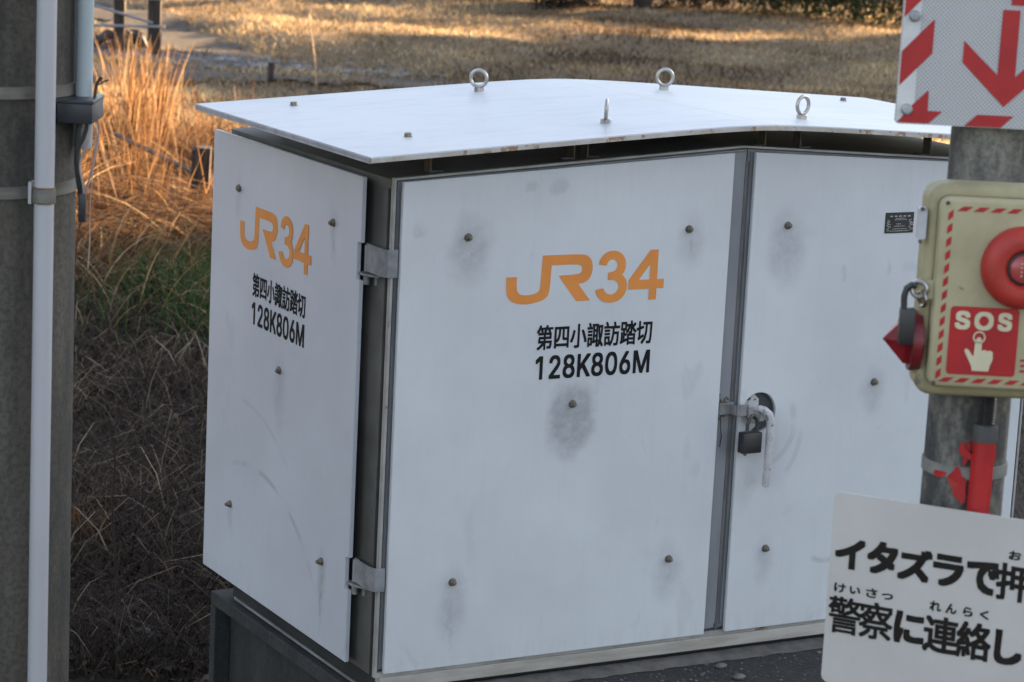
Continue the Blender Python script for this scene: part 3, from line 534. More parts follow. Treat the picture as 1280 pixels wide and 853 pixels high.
# maker's plate
np_ = bmesh.new(); box(np_, (1.303, -.0318, .950), (1.387, -.0302, 1.000), .0005); plate = obj('nameplate', np_, blackm, shR)
bm = bmesh.new(); prism_y = -.0323
def bar(x0, z0, x1, z1): prism(bm, [(x0, z0), (x1, z0), (x1, z1), (x0, z1)], (0, prism_y, 0), (1, 0, 0), (0, 0, 1), (0, 1, 0), 0)
for i in range(5): bar(1.316 + i * .013, .9895, 1.324 + i * .013, .9925)
for i in range(22):
    a, h = random.uniform(0, .012), random.uniform(.001, .0026)
    z = .9555 + (i % 11) * .0026; x = 1.306 if i < 11 else 1.371
    bar(x + a * .4, z, x + a + .004, z + h * .6)
for z, x0_, x1_ in ((.985, 1.333, 1.362), (.9815, 1.33, 1.366), (.966, 1.329, 1.362), (.9715, 1.335, 1.350), (.9595, 1.325, 1.368), (.9545, 1.318, 1.372)):
    x = x0_
    while x < x1_:
        wd = random.uniform(.0012, .004); bar(x, z, min(x + wd, x1_), z + .0018); x += wd + .0012
obj('plate_print', bm, simple('plate_print_paint', (.45, .45, .42), None, 40, .5), shR)

# hinges on the left corner
def hinge(z0, z1):
    bm = bmesh.new()
    yk = .074
    path = [(-.0150, yk), (-.0165, .050), (-.0165, -.004), (-.010, -.0195), (.012, -.0215)]
    prev = None
    for i, (x, y) in enumerate(path):
        q = path[min(i + 1, 4)]; p_ = path[max(i - 1, 0)]
        tx, ty = q[0] - p_[0], q[1] - p_[1]; L = math.hypot(tx, ty); nx_, ny_ = -ty / L * .002, tx / L * .002
        row = [bm.verts.new((x + nx_, y + ny_, z0 + .022)), bm.verts.new((x - nx_, y - ny_, z0 + .022)), bm.verts.new((x - nx_, y - ny_, z1)), bm.verts.new((x + nx_, y + ny_, z1))]
        if prev:
            for k in range(4): bm.faces.new([prev[k], prev[(k + 1) % 4], row[(k + 1) % 4], row[k]])
        else: bm.faces.new(row)
        prev = row
    bm.faces.new(prev[::-1])
    tube(bm, [(-.013, yk, z0 + .021), (-.013, yk, z1 - .004)], .0075, 14)
    h = obj('hinge', bm, hingem, cab, True)
    bm = bmesh.new()
    prism(bm, [(-.027, .098), (.006, .098), (.006, .035), (-.004, .030), (-.024, .062)], (0, 0, z0 + .017), (1, 0, 0), (0, 1, 0), (0, 0, -1), .005)
    obj('washer_plate', bm, hingem, h)
    bm = bmesh.new(); tube(bm, [(-.014, .074, z0 - .008), (-.014, .074, z0 + .012)], .0072, 14); tube(bm, [(.001, .055, z0 - .008), (.001, .055, z0 + .012)], .005, 10)
    obj('hinge_pin', bm, hingem, h, True)
hinge(.872, .955); hinge(.168, .243)
# dark pocket behind the hinge notches
bm = bmesh.new(); box(bm, (-.0195, .0780, .160), (-.004, .105, .165)); 
obj('hinge_stop', bm, hingem, cab)

# roof plate, an arched sheet
def rz(x, top=1.224):
    dx = x - MX; return top - .056 * (math.sqrt(dx * dx + .012) - .1095) / (math.sqrt(.99 ** 2 + .012) - .1095)
x0, x1, y0, y1 = -.100, W + .100, -.100, .868
bm = bmesh.new(); n = 60; rows = []
for i in range(n + 1):
    x = x0 + (x1 - x0) * i / n; z = rz(x); rows.append([bm.verts.new(c) for c in ((x, y0, z - .011), (x, y0, z - .0015), (x, y0 + .0015, z), (x, y1 - .0015, z), (x, y1, z - .0015), (x, y1, z - .011))])
for a, b in zip(rows, rows[1:]):
    for k in range(6): bm.faces.new([a[k], a[(k + 1) % 6], b[(k + 1) % 6], b[k]])
bm.faces.new(rows[0]); bm.faces.new(rows[-1][::-1])
def roof_paint():
    m, t, b = nmat('roof_paint', .42); q = NB(t); o = q.obj()
    big = q.noise(q.map(o, (1, 1, .2)), 2.5, 5, .6); st = q.noise(q.map(o, (2.2, 9, 1)), 3.0, 4, .6); fl = q.noise(o, 60, 3, .6)
    base = q.mix(q.mrange(big.outputs[0], .3, .7), (.475, .50, .525), (.54, .555, .57))
    base = q.mix(q.math('MULTIPLY', q.mrange(st.outputs[0], .46, .72), .40), base, (.38, .40, .43))
    dr = q.noise(q.map(o, (1, 1, 1)), 9, 5, .7, 1.0)
    base = q.mix(q.math('MULTIPLY', q.mrange(dr.outputs[0], .60, .72), .22), base, (.34, .33, .31))
    base = q.mix(q.math('MULTIPLY', q.mrange(fl.outputs[0], .64, .74), .25), base, (.36, .34, .33))
    # an irregular line where the paint has cracked, running obliquely across the ridge
    sep = q.n('ShaderNodeSeparateXYZ'); q.put(sep.inputs[0], o)
    nz = q.noise(o, 5, 3, .5)
    ln = q.math('SUBTRACT', q.math('ADD', sep.outputs[0], q.math('MULTIPLY', sep.outputs[1], .02)), q.math('ADD', .905, q.math('MULTIPLY', nz.outputs[0], .03)))
    f = q.math('MULTIPLY', q.mrange(q.math('ABSOLUTE', ln), .006, .001), q.mrange(q.noise(o, 3.0, 2).outputs[0], .30, .45))
    base = q.mix(q.math('MULTIPLY', f, .75), base, (.52, .38, .24))
    q.put(b.inputs['Base Color'], base); return m
roof = obj('roof', bm, roof_paint(), cab, True)
def edge_trim(front=True):
    bm = bmesh.new()
    prev = None
    for i in range(n + 1):
        x = x0 + (x1 - x0) * i / n; z = rz(x)
        row = [bm.verts.new(c) for c in ((x, y0 - .0022, z - .0125), (x, y0 - .0022, z - .0030), (x, y0 + .0005, z - .0030), (x, y0 + .0005, z - .0125))]
        if prev:
            for k in range(4): bm.faces.new([prev[k], prev[(k + 1) % 4], row[(k + 1) % 4], row[k]])
        else: bm.faces.new(row)
        prev = row
    bm.faces.new(prev[::-1]); return obj('edge_trim', bm, trimm, roof)
edge_trim()
bm = bmesh.new(); z = rz(x0)
for za, zb_, o_ in ((z - .0065, z - .0020, .003), (z - .0140, z - .0078, .0015)): box(bm, (x0 - o_, y0 + .002, za), (x0 + .002, y1 - .003, zb_))
obj('edge_trim', bm, simple('roof_side_trim', (.42, .44, .48), (.28, .29, .31), 30, .5), roof)
def nrm(x): 
    d = (rz(x + .01) - rz(x - .01)) / .02; return math.atan(d)
for (x, y) in ((.090, .717), (.099, .125), (1.690, .700), (1.686, .125)):
    put_bolt(roof, (x, y, rz(x) - .001), (0, -nrm(x), R(20))).data = roof_bolt_mesh
def eye_bolt(x, y, yaw):
    bm = bmesh.new()
    lathe(bm, [(.0125, 0), (.0125, .0095), (.0105, .0115), (.008, .0125), (0, .0125)], (0, 0, 0), (0, 0, 1), 8)
    torus(bm, (0, 0, .0330), (0, 1, 0), .0205, .0045, 36, 12, 1.0)
    o = obj('eye_bolt', bm, chrome, roof, True); o.location = (x, y, rz(x) - .001); o.rotation_euler = (0, -nrm(x), yaw)
eye_bolt(.590, .715, R(-42)); eye_bolt(1.105, .675, R(-20)); eye_bolt(.577, .080, R(58)); eye_bolt(1.107, .065, R(15))
# brackets that lift the roof off the body
def bracket(x, y, side):
    bm = bmesh.new(); zb_ = gz(x) - .004; zt_ = rz(x) - .011
    box(bm, (x - .002, y - .014, zb_), (x + .002, y + .014, zt_))
    box(bm, (min(x, x + side * .030), y - .014, zb_ + .0003), (max(x, x + side * .030), y + .014, zb_ + .0045))
    obj('bracket', bm, steel, cab)
for x, s in ((.11, 1), (.470, -1), (.505, 1), (.985, -1), (1.085, 1), (1.470, -1), (1.74, -1)):
    bracket(x, .045, s); bracket(x, .80, s)

# base channel
bm = bmesh.new()
box(bm, (.008, -.024, -.040), (W - .008, .02, -.0105), .002)
obj('base_channel', bm, creamm, cab)
bm = bmesh.new(); box(bm, (-.0025, -.003, -.052), (.02, .765, -.048), .001); obj('base_flange', bm, coverm, cab)
bm = bmesh.new(); box(bm, (-.0062, -.003, -.0535), (-.0027, .767, -.0465), .0008); obj('flange_edge', bm, framem, cab)
bm = bmesh.new(); box(bm, (.006, -.002, -.0595), (W - .02, .80, -.0125)); obj('base_channel', bm, dark_gap, cab)  # near-black filler standing in for the shadow strip under the base

# handle, hasp
hx, hz = .976, .534
haspm = simple('hasp_worn', (.27, .27, .275), (.15, .145, .14), 30, .5, .2, spots=((.15, .10, .06), .6, 40))
bm = bmesh.new()
lathe(bm, [(.0465, -.010), (.0465, .0), (.0, .0)], (hx, -.0178, hz), (0, -1, 0), 32)
obj('escutcheon', bm, simple('escutcheon_shade', (.05, .05, .055), (.035, .035, .04), 20, .6), shR)  # dark disc paints the shade at the right of the hole
bm = bmesh.new(); P = [(hx - .0465 * math.cos(R(a_)), hz + .0465 * math.sin(R(a_))) for a_ in range(-75, 76, 10)] + [(hx + .004, hz + .030), (hx + .006, hz - .030)]
prism(bm, P, (0, -.0202, 0), (1, 0, 0), (0, 0, 1), (0, 1, 0), .002); obj('escutcheon_plate', bm, simple('escutcheon_lit', (.50, .50, .50), (.38, .38, .38), 20, .5), shR)  # pale half paints the lit left part inside the hole
bm = bmesh.new()
lathe(bm, [(.0155, 0), (.0155, .030), (.012, .034), (0, .034)], (hx - .004, -.019, hz - .003), (0, -1, 0), 20)
obj('handle_hub', bm, rodm, shR, True)
bm = bmesh.new()
tube(bm, [(.962, -.050, .548), (.970, -.062, .546), (.980, -.066, .537), (.986, -.066, .522), (.9875, -.066, .50), (.9865, -.066, .43), (.985, -.066, .366), (.985, -.066, .361)], [.0085, .0092, .0098, .0100, .0100, .0096, .0092, .007], 14)
obj('handle', bm, rodm, shR, True)
bm = bmesh.new()
box(bm, (.864, -.030, .534), (.905, -.0195, .562), .001)
box(bm, (.893, -.052, .536), (.899, -.029, .560), .001)
box(bm, (.897, -.055, .534), (.930, -.0505, .562), .001)
obj('hasp', bm, haspm, cab)
for yy in (-.050, -.0605):
    bm = bmesh.new()
    P = [(.926, .556), (.946, .546)] + [(.946 + .0155 * math.cos(a), .5305 + .0155 * math.sin(a)) for a in [R(70 - 20 * i) for i in range(12)]] + [(.926, .530)]
    prism(bm, P, (0, yy, 0), (1, 0, 0), (0, 0, 1), (0, 1, 0), .003, holes=[circ(.944, .530, .005, 12)])
    obj('lock_tab', bm, haspm, cab)
bm = bmesh.new()
for k in range(26):
    c = Vector((random.gauss(.868, .012), -.019 - abs(random.gauss(0, .003)), random.gauss(.568, .006)))
    if k % 3 == 0: c = Vector((random.gauss(.952, .010), -.022, random.gauss(.563, .004)))
    if k % 7 == 0: c.z -= .045
    bmesh.ops.create_icosphere(bm, subdivisions=1, radius=random.uniform(.0012, .0035), matrix=Matrix.Translation(c))
o = obj('rust_crumbs', bm, rustdirt, cab); o['kind'] = 'stuff'
bm = bmesh.new(); tube(bm, [(.876, -.020, .532), (.874, -.024, .51), (.8785, -.024, .48), (.878, -.021, .455)], .0012, 6); obj('wire_tie', bm, blackm, cab)
# padlock hangs through the tabs
pk = empty('padlock', (.936, -.060, cz + .446), 'black padlock hanging from the hasp beside the white door handle', 'padlock')
bm = bmesh.new(); box(bm, (-.0265, -.012, 0), (.0265, .012, .050), .003); obj('lock_body', bm, blackm, pk, True)
bm = bmesh.new()
tube(bm, [(-.011, 0, .049), (-.010, 0, .068), (-.006, 0, .082), (0, 0, .089), (.008, 0, .088), (.014, 0, .080), (.0165, 0, .068), (.0165, 0, .049)], .0042, 10)
obj('shackle', bm, simple('shackle_steel', (.10, .10, .10), (.06, .06, .06), 40, .4, .7), pk, True)
bm = bmesh.new(); lathe(bm, [(.004, -.006), (.004, 0), (0, 0)], (-.012, 0, 0), (0, 0, 1), 10); obj('keyway_cap', bm, boltm, pk)

# pebbles on the pavement
pebm = simple('pebble_stone', (.16, .15, .12), (.10, .095, .075), 40, .8)
def pebble(x, y, s, label):
    bm = bmesh.new(); bmesh.ops.create_icosphere(bm, subdivisions=3, radius=1)
    for v in bm.verts: v.co = Vector((v.co.x * s * 1.1, v.co.y * s * .8, v.co.z * s * .5)) * (1 + .08 * math.sin(5 * v.co.x + 3 * v.co.y))
    o = obj('pebble', bm, pebm, None, True); o.location = (x, y, .436 + s * .42); tag(o, label, 'pebble', 'loose pebbles on the dark pavement'); return o
pebble(.872, -.096, .013, 'pale pebble on the pavement nearer to the cabinet base')
pebble(.867, -.181, .014, 'pale pebble on the pavement further from the cabinet base')
bm = bmesh.new()
for k in range(900):
    x, y = random.uniform(-.3, 2.2), -.05 - abs(random.gauss(0, .35)); s = random.uniform(.0012, .0045)
    if k % 40 == 0: s *= 1.6
    M = Matrix.Translation((x, y, .436 + s * .3)) @ Matrix.Rotation(random.uniform(0, 6), 4, 'Z') @ Matrix.Diagonal((1.3, 1, .6, 1))
    bmesh.ops.create_icosphere(bm, subdivisions=1, radius=s, matrix=M)
tag(obj('grit', bm, simple('grit_stone', (.20, .20, .19), (.06, .06, .06), 9, .9)), 'fine grey grit scattered on the dark pavement', 'grit', kind='stuff')

# ------------------------------------------------------------------ right pole with its boards
FH = Vector((.49073, .87131, 0)); RH = Vector((.87131, -.49073, 0)); CP = Vector((.023, -1.950, 0)); ZV = Vector((0, 0, 1))
rp = empty('concrete_pole', (CP.x, CP.y, 0), 'slim concrete pole carrying the SOS button box and the red arrow board', 'pole')
bm = bmesh.new(); tube(bm, [(0, 0, .30), (0, 0, 1.2), (0, 0, 2.4), (0, 0, 4.2)], [.0655, .063, .060, .055], 40); obj('shaft', bm, pole_r, rp, True)
bm = bmesh.new(); lathe(bm, [(.0635, .432), (.0652, .433), (.0652, .451), (.0635, .452)], (0, 0, 1.0), (0, 0, 1), 40)
obj('band', bm, simple('painted_band', (.24, .235, .21), (.12, .118, .105), 14, .8), rp, True)
bm = bmesh.new()
bm.free()
for zb_ in (1.62, 2.06):
    bm = bmesh.new(); lathe(bm, [(.0615, 0), (.0632, .001), (.0632, .018), (.0615, .019)], (0, 0, zb_), (0, 0, 1), 32); obj('clamp_band', bm, galv, rp)
# red paint splashes
def on_pole(u, z, r=.0664):
    u = max(-.99 * r, min(.99 * r, u)); return RH * u - FH * math.sqrt(r * r - u * u) + ZV * z
def splash(cu, cz_, ru, rz_, seed):
    rr = random.Random(seed); P = []; bm = bmesh.new()
    for i in range(22):
        a = 2 * math.pi * i / 22; k = .85 + .22 * math.sin(2 * a + seed) + .13 * math.sin(5 * a + seed * 2) + rr.uniform(-.08, .08); P.append((cu + ru * k * math.cos(a), cz_ + rz_ * k * math.sin(a)))
    c = bm.verts.new(on_pole(cu, cz_)); vs = [bm.verts.new(on_pole(*p)) for p in P]
    for i in range(22): bm.faces.new([c, vs[i], vs[(i + 1) % 22]])
    obj('paint_splash', bm, redc, rp)
splash(-.018, 1.425, .014, .030, 3); splash(-.045, 1.437, .012, .005, 5); splash(.034, 1.475, .004, .012, 4); splash(-.010, 1.475, .006, .02, 12)

def nf(D):    # frame on a plane facing the viewer side, D metres along FH from the camera foot
    return CP + FH * (D - 3.933)
ex, ey, nn = RH, ZV, -FH
def sub(v, o): return Vector(v) - o
# upper reflective board
def reflective():
    m, t, b = nmat('reflective_sheet', .35); q = NB(t); o = q.obj()
    sep = q.n('ShaderNodeSeparateXYZ'); q.put(sep.inputs[0], o)
    u = q.math('MULTIPLY', sep.outputs[0], 1 / .0062); v = q.math('MULTIPLY', sep.outputs[2], 1 / .0062)
    a = q.math('ABSOLUTE', q.math('SINE', q.math('MULTIPLY', q.math('ADD', u, v), math.pi))); c = q.math('ABSOLUTE', q.math('SINE', q.math('MULTIPLY', q.math('SUBTRACT', u, v), math.pi)))
    cell = q.mrange(q.math('MINIMUM', a, c), .05, .45)
    col = q.mix(cell, (.66, .65, .62), (.30, .30, .31))
    col = q.mix(q.math('MULTIPLY', q.mrange(q.noise(o, 12, 4).outputs[0], .45, .7), .3), col, (.46, .45, .43))
    q.put(b.inputs['Base Color'], col); return m
refl = reflective()
borderm = simple('white_border_sheet', (.62, .62, .60), (.52, .52, .50), 18, .4)
O = nf(3.855)
wb = empty('warning_board', (O.x, O.y, cz + 1.4675), 'white reflective board with red arrow and red hatched border on the slim pole', 'warning board', rz=math.atan2(RH.y, RH.x))
# local frame of this board: x = along board, y = away from viewer, z up
EX, EY, NN = Vector((1, 0, 0)), Vector((0, 0, 1)), Vector((0, -1, 0))
def flat(bm, P, y, d=0): prism(bm, P, (0, y, 0), EX, EY, (0, 1, 0), d)
SZ = 1.4675
bm = bmesh.new(); flat(bm, rrect(-.158, 0, .158, .44, .006), 0, .004); obj('board', bm, refl, wb)
for s_ in (-1, 1):
    bm = bmesh.new(); flat(bm, [(s_ * .157, .001), (s_ * .131, .025), (s_ * .131, .414), (s_ * .157, .438)], -.0006); obj('border_sheet', bm, borderm, wb, recalc=False)
T_ = lambda P: [(a, b - SZ) for a, b in P]
def stripe(P):
    bm = bmesh.new(); flat(bm, T_(P), -.0012); obj('red_stripe', bm, redp, wb, recalc=False)
for k in range(4):   # left hatch
    dz = k * .0995
    P = [(-.111, 1.622 + dz), (-.111, 1.572 + dz), (-.1555, 1.523 + dz), (-.1555, 1.573 + dz)]
    if all(1.47 < b < 1.905 for a, b in P): stripe(P)
stripe([(-.112, 1.518), (-.111, 1.488), (-.090, 1.488), (-.109, 1.4695), (-.1545, 1.4695), (-.134, 1.496)])
for k in range(2):   # bottom hatch
    dx = k * .103
    stripe([(-.038 + dx, 1.486), (.015 + dx, 1.486), (-.003 + dx, 1.4685), (-.056 + dx, 1.4685)])
bm = bmesh.new()
A = [(-.013, 1.640), (.012, 1.640), (.012, 1.543), (.062, 1.593), (.062, 1.561), (-.001, 1.499), (-.066, 1.561), (-.066, 1.593), (-.014, 1.545)]
flat(bm, T_(A), -.0012)
obj('red_arrow', bm, redp, wb, recalc=False)
stripe([(-.002, 1.647), (.06, 1.647), (.06, 1.700), (-.002, 1.700)])
for (u, z) in ((-.141, 1.625 - SZ), (-.142, 1.489 - SZ), (.141, 1.625 - SZ), (.141, 1.489 - SZ)):
    bm = bmesh.new(); lathe(bm, [(.0085, 0), (.0085, .004), (.006, .0065), (0, .007)], (u, -.0013, z), (0, -1, 0), 12); obj('bolt', bm, galv, wb, True)
bm = bmesh.new(); box(bm, (-.05, .004, .15), (.05, .030, .18)); obj('mount', bm, galv, wb)

# SOS box
O = nf(3.80)
sb = empty('emergency_button_box', (O.x, O.y, cz + 1.075), 'cream SOS button box with round red push button on the slim pole', 'emergency button', rz=math.atan2(RH.y, RH.x))
boxm = simple('cream_box', (.40, .355, .205), (.27, .235, .13), 9, .55, spots=((.17, .145, .10), .62, 26))
lidm = simple('cream_lid', (.41, .365, .215), (.32, .28, .165), 11, .55, spots=((.16, .125, .075), .69, 34))
BZ = 1.075
def soft_slab(bm, x0, z0, x1, z1, r, y0, y1, fil):
    """rounded-corner slab from back y1 to front y0 with a filleted front rim"""
    rings = []
    for k in range(6):
        a = R(90 * k / 5); ins = fil * (1 - math.sin(a)) ; yy = y0 + fil * (1 - math.cos(a)) if False else None
    prof = [(0, y1)] + [(fil * (1 - math.cos(R(90 * k / 5))), y0 + fil * (1 - math.sin(R(90 * k / 5)))) for k in range(6)]
    for ins, yy in prof:
        rings.append([bm.verts.new((a, yy, b)) for a, b in rrect(x0 + ins, z0 + ins, x1 - ins, z1 - ins, max(r - ins, .002), 6)])
    for a, b in zip(rings, rings[1:]):
        m = len(a)
        for i in range(m): bm.faces.new([a[i], a[(i + 1) % m], b[(i + 1) % m], b[i]])
    bm.faces.new(rings[-1]); bm.faces.new(rings[0][::-1])
bm = bmesh.new(); soft_slab(bm, -.108, .000, .172, .314, .026, -.002, .055, .012); obj('case', bm, boxm, sb, True)
bm = bmesh.new(); soft_slab(bm, -.093, .018, .158, .298, .016, -.026, .0, .007); lid = obj('lid', bm, lidm, sb, True)
yl = -.0268
bm = bmesh.new(); soft_slab(bm, -.0940, .0170, .1590, .2990, .0165, -.0045, .0, .001); obj('gasket', bm, simple('gasket_rubber', (.13, .11, .07), (.08, .07, .045), 20, .7), sb)
for (u_, z_) in ((-.0835, .290), (-.0835, .025), (.1485, .290), (.1485, .025)):
    bm = bmesh.new(); lathe(bm, [(.0032, 0), (.0032, .0014), (.0022, .0022), (0, .0023)], (u_, -.026, z_), (0, -1, 0), 14); obj('screw', bm, steel, lid, True)
bm = bmesh.new()
# hatched border strips
def hatch_v(u0, u1, z0, z1, p=.0195, sl=.012):
    z = z0
    while z < z1:
        P = [(u0, z), (u0, min(z + p * .58, z1)), (u1, min(z + p * .58 + sl * .5, z1)), (u1, min(z + sl * .5, z1))]
        flat(bm, P, yl); z += p
def hatch_h(u0, u1, z0, z1, p=.024, sl=.010):
    u = u0
    while u < u1 - p * .5:
        flat(bm, [(u, z0), (u + p * .58, z0), (u + p * .58 + sl, z1), (u + sl, z1)], yl); u += p
hatch_v(-.0815, -.0745, .030, .284); hatch_v(.1395, .1465, .030, .284)
hatch_h(-.070, .138, .279, .286); hatch_h(-.078, .138, .027, .034)
obj('red_hatching', bm, redp, lid, recalc=False)['kind'] = 'stuff'
bm = bmesh.new(); flat(bm, rrect(-.067, 1.114 - BZ, .0335, 1.215 - BZ, .006), yl); obj('red_label', bm, redp, lid, recalc=False)
for ch, u0, u1 in (('S', -.0595, -.0375), ('O', -.0315, -.0035), ('S', .0025, .0235)):
    lettering('lettering', ch, (u0, 1.181 - BZ, u1, 1.2085 - BZ), (0, yl, 0), EX, EY, NN, creamp, lid, .0016, label='cream SOS lettering')
bm = bmesh.new()
P = [(-.0275, 1.166), (-.0245, 1.1705), (-.0205, 1.1705), (-.0180, 1.166), (-.0175, 1.1505), (-.0135, 1.1525), (-.009, 1.1505), (-.005, 1.1518), (-.001, 1.149), (-.0005, 1.138), (-.004, 1.128), (-.0055, 1.1205), (-.0295, 1.1205), (-.031, 1.128), (-.0365, 1.138), (-.0425, 1.150), (-.0405, 1.1535), (-.036, 1.151), (-.0300, 1.1425), (-.0285, 1.143)]
flat(bm, [(a, b - BZ) for a, b in P], yl - .0008)
ring = circ(-.0225, 1.1705 - BZ, .0092, 24); ring2 = circ(-.0225, 1.1705 - BZ, .0070, 24)
prism(bm, ring, (0, yl - .0008, 0), EX, EY, (0, 1, 0), 0, holes=[ring2])
obj('hand_symbol', bm, creamp, lid, recalc=False)
bm = bmesh.new()
for (u, z, wd) in ((.040, .062, .008), (.041, .054, .006), (.040, .046, .009)): flat(bm, [(u, z), (u + wd, z + .001), (u + wd, z + .0045), (u, z + .0035)], yl)
obj('red_marks', bm, redp, lid, recalc=False)
# push button
btnm = simple('button_red', (.42, .030, .018), (.33, .024, .016), 26, .55)
bm = bmesh.new()
bc = (.0305, yl, 1.2765 - BZ)
lathe(bm, [(.0600, 0), (.0600, .012), (.0575, .020), (.0500, .027), (.0400, .029), (.0300, .027), (.0250, .021), (.0240, .010), (0, .010)], bc, (0, -1, 0), 56)
obj('button_guard', bm, btnm, lid, True)
bm = bmesh.new(); lathe(bm, [(.0236, .011), (.0236, .019), (.0210, .0195), (.0210, .0165), (0, .0165)], bc, (0, -1, 0), 40); obj('button_bezel', bm, blackm, lid, True)
domem = simple('button_lens', (.40, .07, .065), (.33, .055, .05), 40, .25)
bm = bmesh.new(); lathe(bm, [(.0206, .0166), (.0200, .0195), (.0150, .0225), (.0080, .0240), (0, .0245)], bc, (0, -1, 0), 36); obj('push_button', bm, domem, lid, True)
bm = bmesh.new()
for k in range(4): flat(bm, circ(bc[0] - .0045, bc[2] + .009 - k * .006, .0012, 8), yl - .0256)
obj('button_marks', bm, creamp, lid, recalc=False)
# left clasp and latch plate
bm = bmesh.new(); flat(bm, rrect(-.1205, .232, -.1085, .278, .003), -.006, .020); obj('latch_plate', bm, simple('latch_white', (.50, .50, .52), (.42, .42, .43), 30, .5), sb)
for z in (.229, .277):
    bm = bmesh.new(); lathe(bm, [(.003, 0), (.003, .005), (0, .005)], (-.1165, -.0065, z), (0, -1, 0), 10); obj('rivet', bm, steel, sb)
bm = bmesh.new(); box(bm, (-.112, -.020, .146), (-.0925, -.012, .174), .0015); box(bm, (-.121, -.0185, .158), (-.110, -.0135, .172), .001); obj('clasp', bm, lidm, sb)
# red faceted lamp body behind the left edge of the box
bm = bmesh.new()
tip = bm.verts.new((-.156, .020, .078)); ringA = [bm.verts.new((-.126, .020 + .030 * math.cos(R(60 * i)), .080 + .040 * math.sin(R(60 * i)))) for i in range(6)]
ringB = [bm.verts.new((-.098, .020 + .032 * math.cos(R(60 * i)), .078 + .043 * math.sin(R(60 * i)))) for i in range(6)]
for i in range(6):
    bm.faces.new([tip, ringA[i], ringA[(i + 1) % 6]]); bm.faces.new([ringA[i], ringB[i], ringB[(i + 1) % 6], ringA[(i + 1) % 6]])
bm.faces.new(ringB)
obj('red_housing', bm, simple('dark_red_plastic', (.24, .012, .016), (.16, .009, .012), 20, .35), sb)
bm = bmesh.new(); lathe(bm, [(.028, 0), (.045, .001), (.045, .016), (.03, .017)], (-.118, .020, .078), (1, 0, 0), 28); obj('housing_collar', bm, simple('darker_red_plastic', (.16, .012, .016), (.12, .01, .012), 20, .4), sb, True)
# padlock on the clasp
pl = empty('padlock', tuple(O + RH * -.128 - FH * .020) , 'black cased padlock with bright shackle at the edge of the SOS box', 'padlock', rz=math.atan2(RH.y, RH.x))
pl.location.z = cz + 1.154
bm = bmesh.new(); box(bm, (-.0115, -.010, 0), (.0105, .010, .054), .003); obj('lock_body', bm, blackm, pl, True)
bm = bmesh.new(); tube(bm, [(-.006, 0, .052), (-.007, 0, .070), (-.004, 0, .083), (.003, 0, .088), (.009, .002, .086)], .0048, 10); obj('rubber_sleeve', bm, blackm, pl, True)
bm = bmesh.new(); torus(bm, (.014, .0, .082), (.5, 1, 0), .0115, .0036, 26, 10); torus(bm, (.020, .002, .068), (1, .4, .1), .0105, .0032, 22, 8); obj('shackle', bm, chrome, pl, True)

# conduit below the box
cdt = empty('cable_conduit', tuple(nf(3.860) + RH * .014) , 'red cable conduit with black corrugated top below the SOS box', 'conduit', rz=math.atan2(RH.y, RH.x))
bm = bmesh.new(); prof = []
for i in range(13): prof += [(.0108, cz + 1.020 + i * .0042), (.0092, cz + 1.0221 + i * .0042)]
lathe(bm, prof, (.003, 0, 0), (0, 0, 1), 20); obj('corrugated_sleeve', bm, blackm, cdt, True)
bm = bmesh.new(); lathe(bm, [(.0150, cz + .996), (.0192, cz + .997), (.0192, cz + 1.018), (.0175, cz + 1.0225), (.012, cz + 1.023)], (0, 0, 0), (0, 0, 1), 24)
obj('coupling', bm, simple('dark_coupling', (.07, .07, .068), (.045, .045, .044), 20, .6), cdt, True)
bm = bmesh.new(); tube(bm, [(-.0015, 0, cz - .06), (-.001, 0, cz + .88), (0, 0, cz + .997)], [.0172, .0172, .0172], 24); obj('red_pipe', bm, redc, cdt, True)
bm = bmesh.new(); flat(bm, [(-.033, .973 + cz), (-.037, .981 + cz), (-.0355, .990 + cz), (-.031, .992 + cz), (-.028, .984 + cz), (-.016, .974 + cz), (-.016, .965 + cz)], -.002, .006); obj('pipe_clip', bm, redc, cdt)

# notice board at the bottom right
a = R(24); R2 = RH * math.cos(a) - FH * math.sin(a)
O2 = CP - FH * .09
kk = .9945; OO = Vector((O2.x, O2.y, cz + .585)); OO = CAM + (OO - CAM) * kk
ns = empty('notice_board', tuple(OO), 'pale grey notice board with two rows of black Japanese lettering below the SOS box', 'notice board', rz=math.atan2(R2.y, R2.x))
ns.scale = (kk, kk, kk)
NZ = .585
noticem = simple('notice_plate', (.53, .505, .465), (.47, .445, .41), 5, .5, spots=((.22, .14, .10), .80, 28))
bm = bmesh.new(); flat(bm, rrect(-.2135, 0, .30, .890 - NZ, .012), 0, .0035); obj('board', bm, noticem, ns)
inkb = simple('brown_black_print', (.015, .012, .010), (.022, .018, .015), 20, .75)
inkb.node_tree.nodes['Principled BSDF'].inputs['Specular IOR Level'].default_value = .15
CH = [('イ', -.206, .771, -.158, .820), ('タ', -.155, .771, -.106, .823), ('ズ', -.106, .769, -.052, .820), ('ラ', -.051, .769, -.003, .819), ('で', .001, .766, .052, .818), ('押', .047, .763, .102, .821),
      ('お', .063, .827, .082, .841), ('け', -.203, .732, -.184, .747), ('い', -.178, .733, -.161, .745), ('さ', -.152, .732, -.134, .747), ('つ', -.127, .733, -.109, .743),
      ('警', -.210, .667, -.156, .726), ('察', -.160, .667, -.106, .726), ('に', -.104, .669, -.056, .720), ('連', -.058, .663, -.002, .721), ('絡', -.006, .662, .048, .721), ('し', .053, .663, .096, .717),
      ('れ', -.051, .728, -.033, .744), ('ん', -.026, .728, -.009, .744), ('ら', .001, .728, .016, .743), ('く', .027, .728, .041, .742)]
